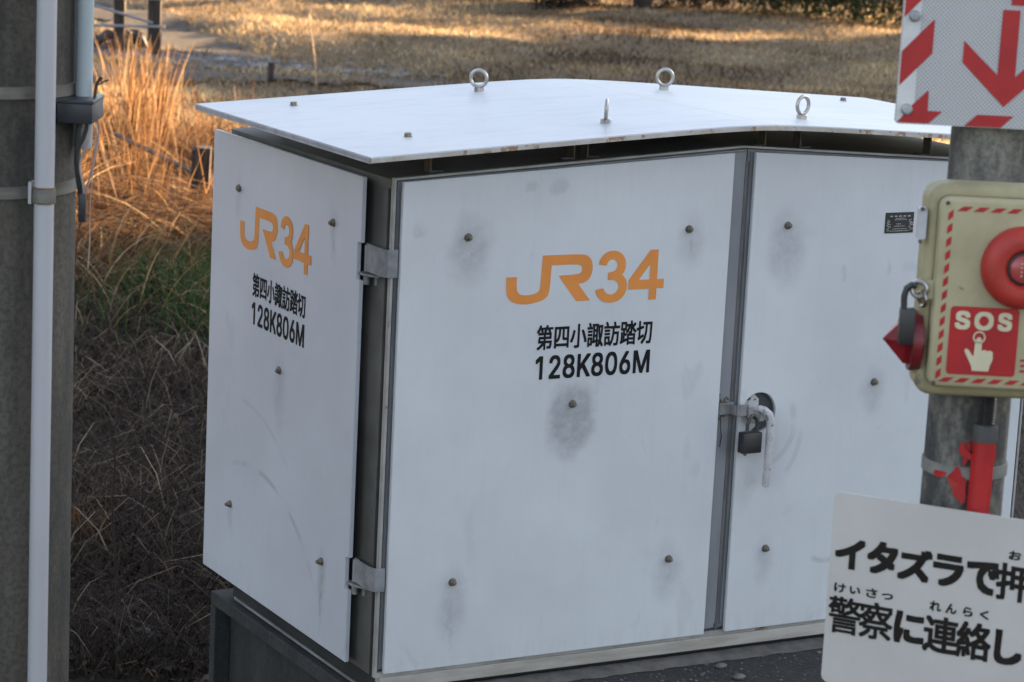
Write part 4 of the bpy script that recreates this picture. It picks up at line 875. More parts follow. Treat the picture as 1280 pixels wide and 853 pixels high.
for ch, u0, z0, u1, z1 in CH:
    big_ = (z1 - z0) > .03
    fat = .0010 if ch in '警察' else .0015 if ch in '連絡押' else .0027
    lettering('lettering', ch, (u0, z0 - NZ, u1, z1 - NZ), (0, 0, 0), EX, EY, NN, inkb, ns, fat if big_ else .0006)
bm = bmesh.new(); box(bm, (-.03, .004, .10), (.05, .024, .13)); obj('mount', bm, galv, ns)

# ------------------------------------------------------------------ left pole with pipes
CH0 = Vector((CAM.x, CAM.y, 0))
def lf(u, D): return CH0 + RH * u + FH * D
pc = lf(-.9385, 4.55)
upole = empty('utility_pole', (pc.x, pc.y, 0), 'thick weathered concrete utility pole at the left beside the dry grass', 'utility pole')
bm = bmesh.new(); tube(bm, [(0, 0, -.1), (0, 0, 1.2), (0, 0, 2.4), (0, 0, 6)], [.168, .1655, .1625, .155], 56); obj('shaft', bm, pole_l, upole, True)
bandm = simple('band_steel', (.19, .18, .155), (.11, .10, .088), 12, .55, .3, stretch=(1, 1, 4), spots=((.13, .09, .06), .68, 14))
for zc, h in ((1.385, .022), (1.216, .022)):
    bm = bmesh.new(); lathe(bm, [(.163, -h / 2), (.1672, -h / 2 + .001), (.1672, h / 2 - .001), (.163, h / 2)], (0, 0, cz + zc), (0, 0, 1), 56); obj('steel_band', bm, bandm, upole, True)
pipem = simple('grey_pvc', (.43, .43, .45), (.37, .37, .385), 5, .42, stretch=(1, 1, .3), spots=((.30, .29, .26), .68, 9))
pipem2 = simple('teal_grey_pvc', (.40, .46, .48), (.34, .40, .415), 5, .4, stretch=(1, 1, .3))
p1 = lf(-.8005, 4.405)
pp = empty('conduit_pipe', (p1.x, p1.y, 0), 'long pale grey plastic conduit running down the thick concrete pole', 'conduit')
bm = bmesh.new(); tube(bm, [(0, 0, -.05), (0, 0, 6)], .0168, 28); obj('pipe', bm, pipem, pp, True)
bm = bmesh.new(); lathe(bm, [(.017, -.012), (.0195, -.011), (.0195, .011), (.017, .012)], (0, 0, cz + 1.216), (0, 0, 1), 28); obj('clamp', bm, bandm, pp, True)
bm = bmesh.new()
bm.free()
for s in (-.0125, .0125):
    bm = bmesh.new(); lathe(bm, [(.017, -.0018), (.0192, -.001), (.0192, .001), (.017, .0018)], (0, 0, cz + 1.216 + s), (0, 0, 1), 28); obj('rust_ring', bm, rustdirt, pp, True)
Mz = Matrix.Rotation(math.atan2(RH.y, RH.x), 4, 'Z')
bm = bmesh.new(); box(bm, (-.0265, -.005, cz + 1.200), (-.0205, .018, cz + 1.238), .001, Mz); obj('clamp_lug', bm, galv, pp)
p2 = lf(-.7575, 4.53)
p2o = empty('conduit_pipe', (p2.x, p2.y, cz + 1.36), 'short blue grey plastic conduit ending on the black junction box', 'conduit')
bm = bmesh.new(); lathe(bm, [(.0100, .005), (.0148, .006), (.0150, .03), (.0150, 4.0)], (0, 0, 0), (0, 0, 1), 28); obj('pipe', bm, pipem2, p2o, True)
bm = bmesh.new(); lathe(bm, [(.013, -.078), (.0155, -.072), (.0180, -.02), (.0180, .0), (.012, .001)], (0, 0, 0), (0, 0, 1), 28); obj('socket', bm, pipem, p2o, True)
bm = bmesh.new(); box(bm, (-.030, -.03, cz + 0 - .5 - .0), (.0, .0, .01)); bm.free()
jb = empty('junction_box', tuple(lf(-.757, 4.47)), 'small dark grey junction box strapped to the thick pole with loose wires below', 'junction box', rz=math.atan2(RH.y, RH.x))
jb.location.z = cz + 1.333
boxdark = simple('dark_grey_box', (.034, .037, .044), (.022, .024, .028), 14, .42)
bm = bmesh.new(); box(bm, (-.034, -.012, .000), (.0265, .105, .0385), .0025); obj('case', bm, boxdark, jb, True)
bm = bmesh.new(); box(bm, (-.037, -.014, .0335), (.0285, .107, .0405), .002); obj('case_lid', bm, boxdark, jb, True)
whitew = simple('white_wire', (.42, .36, .31), (.33, .27, .23), 20, .5)
def wire(name, P, r, m, par):
    bm = bmesh.new(); tube(bm, P, r, 8); return obj(name, bm, m, par, True)
wz = lambda z: z - 1.333
def spl(P, n=8):
    P = [Vector(p) for p in P]; Q = [P[0]] + P + [P[-1]]; out = []
    for i in range(1, len(Q) - 2):
        for k in range(n):
            t = k / n; a, b, c, d = Q[i - 1], Q[i], Q[i + 1], Q[i + 2]
            out.append(.5 * ((2 * b) + (c - a) * t + (2 * a - 5 * b + 4 * c - d) * t * t + (3 * b - a - 3 * c + d) * t ** 3))
    out.append(P[-1]); return out
wire('black_cable', spl([(.017, 0, .0), (.010, 0, wz(1.308)), (.0, 0, wz(1.285)), (.003, 0, wz(1.255)), (.010, 0, wz(1.230)), (.011, 0, wz(1.205))]), .0036, blackm, jb)
wire('thick_cable', spl([(-.002, .03, .0), (-.003, .02, wz(1.29)), (.0, .01, wz(1.25)), (.008, .005, wz(1.205))]), .0058, blackm, jb)
wire('pale_wire', spl([(.021, -.002, .0), (.018, -.002, wz(1.300)), (.008, -.002, wz(1.275)), (.006, -.004, wz(1.255)), (.012, -.004, wz(1.225)), (.013, -.002, wz(1.205))]), .0020, whitew, jb)
wire('pale_wire', spl([(.037, -.002, .002), (.035, -.002, wz(1.305)), (.026, -.003, wz(1.255)), (.018, -.003, wz(1.222)), (.013, 0, wz(1.205))]), .0022, simple('pink_wire', (.40, .27, .23), (.33, .22, .19), 20, .5), jb)
wire('pale_wire', spl([(.030, .01, .002), (.028, .01, wz(1.29)), (.022, .01, wz(1.19)), (.022, .012, wz(1.13)), (.019, .016, wz(1.08))]), .0010, whitew, jb)
bm = bmesh.new(); box(bm, (.004, -.006, wz(1.163)), (.0165, .006, wz(1.213)), .002); obj('cable_end_cap', bm, boxdark, jb, True)
# withered seed heads caught above the box
bm = bmesh.new()
tube(bm, spl([(.020, .05, .040), (.023, .05, .062), (.031, .05, .075)]), .003, 6); tube(bm, spl([(.023, .05, .060), (.036, .05, .068), (.044, .05, .071)]), .0014, 6)
tube(bm, spl([(-.004, .06, .040), (-.005, .06, .075), (-.008, .06, .095)]), [.0012] * 16 + [.0012], 6); tube(bm, [(-.006, .06, .078), (-.008, .06, .092), (-.009, .06, .103)], [.002, .005, .001], 7)
tw = obj('dead_twig', bm, simple('dead_twig_brown', (.10, .06, .035), (.06, .035, .02), 30, .9), None)
tw.parent = None; tw.matrix_world = Matrix.Translation(jb.location) @ Matrix.Rotation(math.atan2(RH.y, RH.x), 4, 'Z')
tag(tw, 'small withered brown twigs standing on the dark junction box', 'twig')

# ------------------------------------------------------------------ vegetation
def blades(name, base, height, lean_az, lean, width, tint, seg, mat, curl=1.0, zf=None, kind='stuff', label=None, cat=None, droop=None, parent=None):
    """ribbons: numpy arrays for each blade; tint stored as a colour attribute"""
    N = len(base); S = seg + 1
    t = np.linspace(0, 1, S)[None, :]
    h = height[:, None]; ln = lean[:, None]
    dr = 0 if droop is None else droop[:, None]
    out = ln * (t ** 1.0 * .35 + t ** 2 * .65 * curl) * h
    z = h * t * np.sqrt(np.clip(1 - (ln * t * .75) ** 2, .05, 1)) - dr * h * t ** 3
    dx, dy = np.cos(lean_az)[:, None], np.sin(lean_az)[:, None]
    cx = base[:, 0][:, None] + out * dx; cy = base[:, 1][:, None] + out * dy; czz = base[:, 2][:, None] + z
    wa = lean_az + np.pi / 2 + rng.normal(0, .7, N); wx, wy = np.cos(wa)[:, None], np.sin(wa)[:, None]
    wd = width[:, None] * (1 - t ** 1.6 * .9) * .5
    L = np.stack([cx - wx * wd, cy - wy * wd, czz], -1); Rr = np.stack([cx + wx * wd, cy + wy * wd, czz], -1)
    V = np.stack([L, Rr], 2).reshape(-1, 3)          # N,S,2,3
    idx = np.arange(N * S * 2).reshape(N, S, 2)
    F = np.stack([idx[:, :-1, 0], idx[:, :-1, 1], idx[:, 1:, 1], idx[:, 1:, 0]], -1).reshape(-1, 4)
    me = bpy.data.meshes.new(name); me.vertices.add(len(V)); me.vertices.foreach_set('co', V.astype(np.float32).ravel())
    me.loops.add(F.size); me.loops.foreach_set('vertex_index', F.astype(np.int32).ravel())
    me.polygons.add(len(F)); me.polygons.foreach_set('loop_start', (np.arange(len(F)) * 4).astype(np.int32)); me.polygons.foreach_set('loop_total', np.full(len(F), 4, np.int32))
    me.update(); 
    ca = me.color_attributes.new('tint', 'FLOAT_COLOR', 'POINT')
    tc = np.repeat(tint[:, None], S * 2, 1).reshape(-1); tt = np.repeat(np.repeat(t, N, 0)[:, :, None], 2, 2).reshape(-1)
    c4 = np.stack([tc, tt, tc, np.ones_like(tc)], -1).astype(np.float32); ca.data.foreach_set('color', c4.ravel())
    me.materials.append(mat)
    o = link(bpy.data.objects.new(name, me), parent)
    return tag(o, label, cat, kind=kind)
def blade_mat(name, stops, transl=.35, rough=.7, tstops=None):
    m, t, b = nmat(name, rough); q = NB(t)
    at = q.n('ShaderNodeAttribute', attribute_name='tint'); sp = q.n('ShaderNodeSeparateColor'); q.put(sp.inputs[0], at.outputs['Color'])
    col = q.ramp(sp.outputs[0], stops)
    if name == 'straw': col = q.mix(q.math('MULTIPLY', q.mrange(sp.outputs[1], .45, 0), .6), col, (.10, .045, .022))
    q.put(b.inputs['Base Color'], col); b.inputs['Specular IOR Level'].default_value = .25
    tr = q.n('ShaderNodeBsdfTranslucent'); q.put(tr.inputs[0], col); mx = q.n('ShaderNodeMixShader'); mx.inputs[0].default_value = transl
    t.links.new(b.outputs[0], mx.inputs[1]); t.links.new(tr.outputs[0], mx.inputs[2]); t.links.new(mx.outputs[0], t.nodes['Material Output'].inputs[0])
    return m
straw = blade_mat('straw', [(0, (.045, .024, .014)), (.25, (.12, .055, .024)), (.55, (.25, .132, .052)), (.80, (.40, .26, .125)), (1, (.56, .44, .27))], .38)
greenb = blade_mat('green_blades', [(0, (.018, .034, .010)), (.50, (.042, .088, .020)), (.80, (.085, .125, .036)), (1, (.28, .22, .11))], .3)
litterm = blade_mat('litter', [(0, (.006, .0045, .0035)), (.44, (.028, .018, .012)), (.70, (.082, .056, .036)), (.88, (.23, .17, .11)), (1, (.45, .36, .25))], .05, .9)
fieldm = blade_mat('field_straw', [(0, (.045, .030, .018)), (.35, (.14, .096, .052)), (.7, (.32, .23, .125)), (1, (.62, .48, .28))], .42)
def hv(x, y): return np.array([hgt(a, b) for a, b in zip(x, y)])
def ld(l, d):
    return CH0.x + RH.x * l + FH.x * d, CH0.y + RH.y * l + FH.y * d
def patch(N, d0, d1, r0, r1, pw=1.0):
    d = d0 + (d1 - d0) * rng.random(N) ** pw; r = r0 + (r1 - r0) * rng.random(N)
    x, y = ld(r * d, d); return x, y, d, r
# tall dry grass: arching, tangled blades with a few upright clumps and dark dead stems
N = 17000
x, y, d, r = patch(N, 13.7, 17.6, -.215, -.085)
cl = np.sin(x * 3.3 + 1.2 * np.sin(y * 2.1)) * np.sin(y * 2.7 + 1); keep = rng.random(N) < np.clip(.62 + .5 * cl, .12, 1) * np.clip((-.085 - r) / .03 + .25, .15, 1)
x, y, d, r, cl = x[keep], y[keep], d[keep], r[keep], cl[keep]; n_ = len(x)
ht = rng.uniform(.36, .98, n_) * np.clip(.98 - (r + .19) * 3.0, .60, 1.0) * (1 + .22 * cl)
up = (np.abs(r + .146) < .009) & (rng.random(n_) < .7) | (rng.random(n_) < .07)
side = np.where(rng.random(n_) < .55, -.51, 2.63)
az = np.where(rng.random(n_) < .72, side + rng.normal(0, .55, n_), rng.uniform(0, 6.28, n_))
tn = np.clip(rng.beta(1.5, 2.3, n_) + .15 * cl, 0, 1)
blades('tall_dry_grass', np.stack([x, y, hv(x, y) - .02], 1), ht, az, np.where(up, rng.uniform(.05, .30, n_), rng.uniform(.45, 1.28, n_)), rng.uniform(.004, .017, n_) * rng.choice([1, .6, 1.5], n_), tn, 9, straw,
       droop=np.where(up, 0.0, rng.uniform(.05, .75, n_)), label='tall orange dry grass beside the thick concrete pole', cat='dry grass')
N = 1700
x, y, d, r = patch(N, 13.1, 14.4, -.20, -.085)
blades('arching_dry_stalks', np.stack([x, y, hv(x, y)], 1), rng.uniform(.5, .95, N), np.where(rng.random(N) < .5, -.51, 2.63) + rng.normal(0, .35, N), rng.uniform(.9, 1.33, N), rng.uniform(.006, .015, N), rng.beta(1.3, 1.6, N), 10, straw,
       curl=1.25, droop=rng.uniform(.3, .9, N), label='long arching straw stems tangled across the tall dry grass', cat='dry grass')
# looser bent stalks in front of it, over the green patch
N = 1500
x, y, d, r = patch(N, 11.9, 13.9, -.20, -.085)
k_ = rng.random(N) < np.clip(.25 + .5 * (d - 12) + 6 * (-.14 - r), .12, 1); x, y, d, r = x[k_], y[k_], d[k_], r[k_]; N = len(x)
blades('bent_dry_stalks', np.stack([x, y, hv(x, y) - .02], 1), rng.uniform(.3, .75, N), rng.normal(-.5, 1.1, N), rng.uniform(.3, 1.3, N), rng.uniform(.005, .012, N), np.clip(rng.beta(1.6, 2.2, N), 0, 1), 7, straw,
       droop=rng.uniform(0, .55, N), label='loose bent straw stalks in front of the green grass', cat='dry grass')
N = 190
x, y, d, r = patch(N, 11.3, 13.2, -.175, -.09)
blades('pale_crossing_stalks', np.stack([x, y, hv(x, y) + .01], 1), rng.uniform(.25, .6, N), np.where(rng.random(N) < .6, -.51, 2.63) + rng.normal(0, .5, N), rng.uniform(.5, 1.32, N), rng.uniform(.006, .012, N), rng.uniform(.55, 1, N), 8, straw,
       droop=rng.uniform(.1, .6, N), label='pale fallen stalks crossing in front of the dark green grass', cat='dry grass')
# green grass
N = 9000
x, y, d, r = patch(N, 11.2, 13.8, -.172, -.095)
k_ = rng.random(N) < np.clip(1.05 - np.hypot((r + .118) / .040, (d - 12.45) / 1.25) ** 2 * 1.0 - .35 * (.5 + .5 * np.sin(x * 9) * np.sin(y * 7)), .05, 1); x, y, d, r = x[k_], y[k_], d[k_], r[k_]; N = len(x)
blades('green_grass', np.stack([x, y, hv(x, y) - .01], 1), rng.uniform(.14, .42, N), rng.uniform(0, 6.28, N), rng.uniform(.1, 1.1, N), rng.uniform(.004, .010, N), rng.beta(1.5, 2.0, N), 5, greenb,
       droop=rng.uniform(0, .3, N), label='dark green grass clump at the foot of the dry grass', cat='green grass')
# litter: dead straw and twigs lying on the dark ground (left), and the sliver right of the cabinet
def litter(name, N, d0, d1, r0, r1, label, seedz=.0):
    x, y, d, r = patch(N, d0, d1, r0, r1)
    z = hv(x, y) + rng.uniform(-.005, .05, N)
    cl = .5 + .5 * np.sin(x * 7.1 + 2 * np.sin(y * 3)) * np.sin(y * 5.3 + x)
    m_ = .5 + .5 * np.sin(x * 3.7 + 1.5 * np.sin(y * 2.2)) * np.sin(y * 3.1 + .7)
    k_ = rng.random(N) < np.clip(.25 + 1.1 * m_, .2, 1); x, y, z, d, cl = x[k_], y[k_], z[k_], d[k_], cl[k_]; N = len(x)
    z += .05 * np.clip(cl - .5, 0, 1) * rng.random(N)
    big = rng.random(N) < .10; ht = rng.uniform(.03, .20, N) * np.where(big, 1.6, 1)
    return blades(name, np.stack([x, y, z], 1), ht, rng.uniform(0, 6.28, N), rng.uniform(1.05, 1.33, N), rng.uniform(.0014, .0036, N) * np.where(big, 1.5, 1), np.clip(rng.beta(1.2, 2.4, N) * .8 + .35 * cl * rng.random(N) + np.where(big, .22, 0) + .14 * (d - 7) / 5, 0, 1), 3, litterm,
                  curl=1.0, label=label, cat='litter')
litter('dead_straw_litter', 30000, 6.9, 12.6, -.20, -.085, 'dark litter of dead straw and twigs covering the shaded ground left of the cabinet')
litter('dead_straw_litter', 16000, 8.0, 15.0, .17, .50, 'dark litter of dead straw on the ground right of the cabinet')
# dead leaves and stones in the litter
leafm = blade_mat('dead_leaves_mat', [(0, (.02, .015, .012)), (.6, (.07, .05, .035)), (.9, (.15, .11, .08)), (1, (.26, .23, .2))], .05, .9)
N = 9000
x, y, d, r = patch(N, 6.9, 12.9, -.20, -.085)
blades('dead_leaves', np.stack([x, y, hv(x, y) + rng.uniform(0, .02, N)], 1), rng.uniform(.015, .055, N), rng.uniform(0, 6.28, N), rng.uniform(.9, 1.3, N), rng.uniform(.010, .032, N), rng.beta(1.5, 3, N), 2, leafm, label='brown dead leaves mixed into the straw litter left of the cabinet', cat='dead leaves')
# dry field
def field(name, N, d0, d1, r0, r1, h0, h1, label):
    x, y, d, r = patch(N, d0, d1, r0, r1)
    cl = np.sin(x * 1.9 + np.sin(y * 1.3)) * np.sin(y * 2.3 + 1.0); cl2 = np.sin(x * .8 - y * .6)
    # leave the paths bare
    bare = ((np.abs(y - (17.9 + (7.2 - x) * .65)) < .45) & (x < 8.7)) | ((np.abs(y - (15.95 + (7.6 - x) * .65)) < .5) & (x < 9.0)) | ((np.abs(x - (7.4 + (y - 18.6) * .12)) < .45) & (y > 18.0) & (y < 29) )
    k = ~bare; x, y, cl, cl2 = x[k], y[k], cl[k], cl2[k]; n_ = len(x)
    ht = rng.uniform(h0, h1, n_) * (1 + 1.0 * np.clip(cl * cl2, 0, 1))
    return blades(name, np.stack([x, y, hv(x, y)], 1), ht, rng.uniform(0, 6.28, n_), rng.uniform(.6, 1.32, n_), rng.uniform(.005, .014, n_), np.clip(rng.beta(2, 2.3, n_) + .30 * cl + .2 * cl2, 0, 1), 3, fieldm, droop=rng.uniform(0, .3, n_), label=label, cat='dry grass')
field('field_grass', 175000, 19.0, 37.5, -.24, .42, .03, .085, 'short matted straw coloured grass covering the field behind the cabinet')

N = 14000
x = rng.uniform(4.5, 13.5, N); y = rng.uniform(13.5, 19.5, N)
e1 = np.abs(y - (17.9 + (7.2 - x) * .65)); e2 = np.abs(y - (15.95 + (7.6 - x) * .65)); e = np.minimum(np.abs(e1 - .5), np.abs(e2 - .6))
k_ = rng.random(N) < np.clip(.9 - e * 2.2 + .35 * np.sin(x * 3 + 2 * y), .03, 1); x, y = x[k_], y[k_]; N = len(x)
blades('edge_grass', np.stack([x, y, hv(x, y) + .01], 1), rng.uniform(.03, .13, N), rng.uniform(0, 6.28, N), rng.uniform(.4, 1.3, N), rng.uniform(.005, .013, N), rng.beta(2, 2.6, N), 3, fieldm, droop=rng.uniform(0, .3, N), label='ragged dead grass creeping over the edges of the gravel tracks', cat='dry grass')
bm = bmesh.new()
for k in range(500):
    x = random.uniform(6, 8.9); y = 17.9 + (7.2 - x) * .65 + random.gauss(0, .45); s_ = random.uniform(.012, .035)
    bmesh.ops.create_icosphere(bm, subdivisions=1, radius=s_, matrix=Matrix.Translation((x, y, hgt(x, y) + .02)) @ Matrix.Diagonal((1.2, 1, .6, 1)))
tag(obj('track_stones', bm, simple('track_stone', (.26, .25, .24), (.09, .09, .09), 3, .9)), 'small grey stones strewn along the gravel track', 'stones', kind='stuff')

# single dry stalk against the gravel
def stalk(px, py, h, lean, r, label):
    bm = bmesh.new(); P = spl([(0, 0, -.02), (lean * .3, 0, h * .4), (lean * .7, 0, h * .75), (lean, 0, h)]); k = len(P)
    tube(bm, P, [r * (1 - .6 * i / k) for i in range(k)], 6); tube(bm, [P[-4], P[-1] + Vector((lean * .06, 0, .03)), P[-1] + Vector((lean * .08, 0, .07))], [r * .5, r * 1.5, r * .3], 6)
    o = obj('dry_stalk', bm, simple('stalk_straw', (.42, .29, .16), (.30, .20, .11), 20, .8), None, True); o.location = (px, py, hgt(px, py)); tag(o, label, 'dry stalk')
stalk(6.98, 15.45, .56, -.085, .0085, 'single upright pale dry stalk in front of the gravel track')
# bare shrub in the litter
twigm = simple('bare_twig', (.045, .028, .020), (.025, .016, .012), 20, .9)
sh = empty('bare_shrub', (-.02, 1.52, 0), 'thin dark leafless shrub rising from the straw litter left of the cabinet', 'shrub')
rs = random.Random(5)
bm = bmesh.new(); P = spl([(.0, 0, -.03), (-.004, .01, .25), (-.025, .0, .50), (-.020, .0, .62), (-.035, .0, .72)])
tube(bm, P, [.0042 - .0022 * i / len(P) for i in range(len(P))], 7); obj('stem', bm, twigm, sh)
for (z0, az, L, up_) in ((.50, -.42, .26, .30), (.40, 2.7, .25, .12), (.58, -.5, .20, .9), (.55, 2.6, .22, .55), (.30, .3, .20, .35), (.66, -.2, .16, 1.2), (.47, 2.9, .15, 1.1), (.22, 2.7, .22, .35), (.36, -.5, .30, .12)):
    bm = bmesh.new(); k = min(len(P) - 1, int((z0 + .03) / .75 * len(P))); b0 = P[k]
    dirv = RH * math.cos(az) + Vector((0, 0, 0)); dirv = Vector((RH.x * math.cos(az) + FH.x * math.sin(az), RH.y * math.cos(az) + FH.y * math.sin(az), up_)).normalized()
    Q = [b0]
    for i in range(6):
        dirv = (dirv + Vector((rs.uniform(-.18, .18), rs.uniform(-.18, .18), rs.uniform(-.10, .16)))).normalized(); Q.append(Q[-1] + dirv * L / 6)
        if i in (2, 4):
            s = (dirv + Vector((rs.uniform(-.8, .8), rs.uniform(-.8, .8), .4))).normalized(); tube(bm, [Q[-1], Q[-1] + s * L * .2, Q[-1] + s * L * .36 + Vector((0, 0, .01))], [.0012, .0010, .0005], 5)
    tube(bm, Q, [.0025 - .0003 * i for i in range(7)], 5); obj('branch', bm, twigm, sh)
# stone in the litter and a rust brown tuft near the pole foot
bm = bmesh.new(); bmesh.ops.create_icosphere(bm, subdivisions=3, radius=1)
for v in bm.verts: v.co = Vector((v.co.x * .024, v.co.y * .018, v.co.z * .013)) * (1 + .1 * math.sin(4 * v.co.x + 2))
st = obj('stone', bm, simple('pale_stone', (.13, .125, .115), (.09, .085, .08), 30, .9), None, True); st.location = (.14, 1.74, .055); tag(st, 'small pale stone lying in the litter near the bare shrub', 'stone')
N = 160; cx_, cy_ = ld(-.166 * 8.2, 8.2)
x = cx_ + rng.normal(0, .05, N); y = cy_ + rng.normal(0, .08, N)
rustm = blade_mat('russet_tuft_mat', [(0, (.05, .05, .015)), (.5, (.14, .07, .02)), (1, (.25, .10, .03))], .2)
blades('russet_tuft', np.stack([x, y, np.zeros(N)], 1), rng.uniform(.05, .16, N), rng.uniform(0, 6.28, N), rng.uniform(.2, .9, N), rng.uniform(.008, .016, N), rng.random(N), 4, rustm, label='small russet tuft beside the foot of the thick pole', cat='dry grass')

# old stake fence in the tall grass
woodd = simple('dark_wood', (.060, .047, .038), (.018, .015, .013), 16, .95, 0, .6, .01, stretch=(4, 4, .5))
woodg = simple('grey_wood', (.14, .13, .12), (.09, .085, .08), 9, .9, 0, .2, stretch=(4, 4, .6))
SX_, SY_ = ld(-.1225 * 14.1, 14.1)
sf = empty('stake_fence', (SX_, SY_, 0), 'low dark wooden stake with a grey rail half buried in the tall dry grass', 'stake fence', rz=math.atan2(RH.y, RH.x))
bm = bmesh.new(); rings_ = []
for k in range(9):
    z_ = -.1 + .66 * k / 8; rings_.append([bm.verts.new((a_ + random.uniform(-.006, .006) + .010 * k / 8, b_, z_ + (random.uniform(-.015, .012) if k == 8 else 0))) for a_, b_ in ((-.047, -.04), (.0, -.046), (.047, -.04), (.046, .04), (0, .044), (-.046, .04))])
for A_, B_ in zip(rings_, rings_[1:]):
    for k in range(6): bm.faces.new([A_[k], A_[(k + 1) % 6], B_[(k + 1) % 6], B_[k]])
bm.faces.new(rings_[-1]); obj('stake', bm, woodd, sf)
bm = bmesh.new(); tube(bm, [(-.60, .9, .50), (-.1, .5, .36), (.60, .10, .16)], .014, 8); obj('rail', bm, woodg, sf)

# far fence with two dark posts and thin rails
fx, fy = 6.60, 18.35
ff = empty('rail_fence', (fx, fy, 0), 'fence of two dark wooden posts and thin grey rails by the gravel track', 'fence', rz=math.atan2(RH.y, RH.x))
for u, wd in ((-.30, .052), (.03, .060)):
    bm = bmesh.new(); box(bm, (u - wd, -.05, -.1), (u + wd, .05, 1.5), .01); obj('post', bm, woodd, ff)
railm = simple('grey_rail', (.26, .27, .28), (.18, .19, .20), 10, .6)
for (ua, za, ub, zb_) in ((-1.6, .51, .14, .565), (-1.6, .26, .13, .305), (-1.5, .72, .02, .335), (-.28, .72, .06, .58), (.05, .585, .62, .63)):
    bm = bmesh.new(); tube(bm, [(ua, -.06, za), (ub, -.06, zb_)], .014, 8); obj('rail', bm, railm, ff)
# crumpled dark sheet by the fence
bm = bmesh.new(); tube(bm, spl([(-.32, 0, .0), (-.20, 0, .10), (0, 0, .15), (.16, .02, .13), (.24, 0, .02)]), .055, 10); tube(bm, spl([(-.22, -.08, .0), (-.05, -.1, .06), (.16, -.08, .04)]), .045, 8)
for v in bm.verts: v.co += Vector((0, 0, .02 * math.sin(v.co.x * 37 + v.co.y * 20)))
o = obj('black_sheet', bm, simple('black_sheeting', (.014, .014, .015), (.03, .03, .03), 12, .6), None, True); o.location = (6.44, 18.75, .03); o.rotation_euler = (0, 0, math.atan2(RH.y, RH.x)); tag(o, 'crumpled black sheet lying in a mound behind the fence posts', 'tarp')
# short stub post in the gravel strip (right of the fence) 
bm = bmesh.new(); box(bm, (-.022, -.02, -.05), (.022, .02, .17), .004); o = obj('marker_stub', bm, woodd, None); o.location = (6.75, 15.9, hgt(6.75, 15.9)); tag(o, 'short dark wooden stub standing in front of the gravel track', 'marker post')

# far objects at the top edge
wallm = simple('far_white_wall', (.60, .58, .52), (.50, .48, .43), 3, .8)
gbm = simple('far_grey_box', (.26, .27, .28), (.20, .21, .22), 3, .7)
def far_thing(name, px_l, dep, wdt, hgt_, mat, label, cat):
    X, Y = ld(px_l * dep, dep); t = empty(name, (X, Y, hgt(X, Y) - .05), label, cat, rz=math.atan2(RH.y, RH.x))
    return t
t = far_thing('white_marker_post', -.107, 33.3, .1, 1, wallm, 'white marker post at the far edge of the dry field', 'marker post')
bm = bmesh.new(); box(bm, (-.075, -.05, 0), (.075, .05, 1.0), .01); obj('post', bm, wallm, t)
bm = bmesh.new(); box(bm, (-.085, -.06, 1.0), (.085, .06, 1.03), .005); obj('post_cap', bm, gbm, t)
t = far_thing('grey_utility_box', -.094, 33.6, .3, 1, gbm, 'grey utility box with pale front beyond the dry field', 'utility box')
bm = bmesh.new(); box(bm, (-.19, -.15, 0), (.19, .15, .9), .01); obj('case', bm, gbm, t)
bm = bmesh.new(); box(bm, (-.10, -.158, .10), (.12, -.151, .82), .004); obj('door', bm, wallm, t)
bm = bmesh.new(); box(bm, (-.21, -.17, .9), (.21, .17, .94), .008); obj('lid', bm, gbm, t)
# low concrete kerb wall along the far side
t = far_thing('low_wall', .0, 36.5, 1, 1, wallm, 'low pale concrete wall running along the far edge of the field', 'wall')
bm = bmesh.new(); box(bm, (-6.0, -.12, 0), (6.0, .12, .5), .01); obj('wall_face', bm, concrete('far_concrete', (.30, .30, .29), (.20, .20, .20), (.24, .24, .22), 3), t)
bm = bmesh.new(); box(bm, (-6.05, -.16, .5), (6.05, .16, .56), .01); obj('coping', bm, gbm, t)

# bushes and trees at the far side: trunk, limbs, leaf clumps
leafg = blade_mat('bush_leaves', [(0, (.010, .018, .008)), (.5, (.022, .040, .014)), (.85, (.045, .065, .022)), (1, (.09, .09, .04))], .15, .7)
leafd = blade_mat('dark_brush', [(0, (.010, .009, .008)), (.5, (.028, .022, .017)), (.85, (.06, .045, .03)), (1, (.12, .09, .055))], .1, .9)
barkm = simple('bark', (.05, .04, .032), (.03, .024, .02), 12, .95, 0, .5, stretch=(3, 3, .5))
def leaves(name, ctrs, radii, N, size, mat, parent):
    k = rng.integers(0, len(ctrs), N); c = np.array(ctrs)[k]; rr = np.array(radii)[k]
    v = rng.normal(0, 1, (N, 3)); v /= np.linalg.norm(v, axis=1)[:, None]; v *= (rng.random(N) ** .45)[:, None]
    p = c + v * rr
    return blades(name, p, rng.uniform(.6, 1.3, N) * size, rng.uniform(0, 6.28, N), rng.uniform(.3, 1.2, N), rng.uniform(.45, .8, N) * size * .7, np.clip(rng.beta(1.8, 2.4, N) + .18 * np.sin(k * 2.4), 0, 1), 2, mat, kind=None, parent=parent)
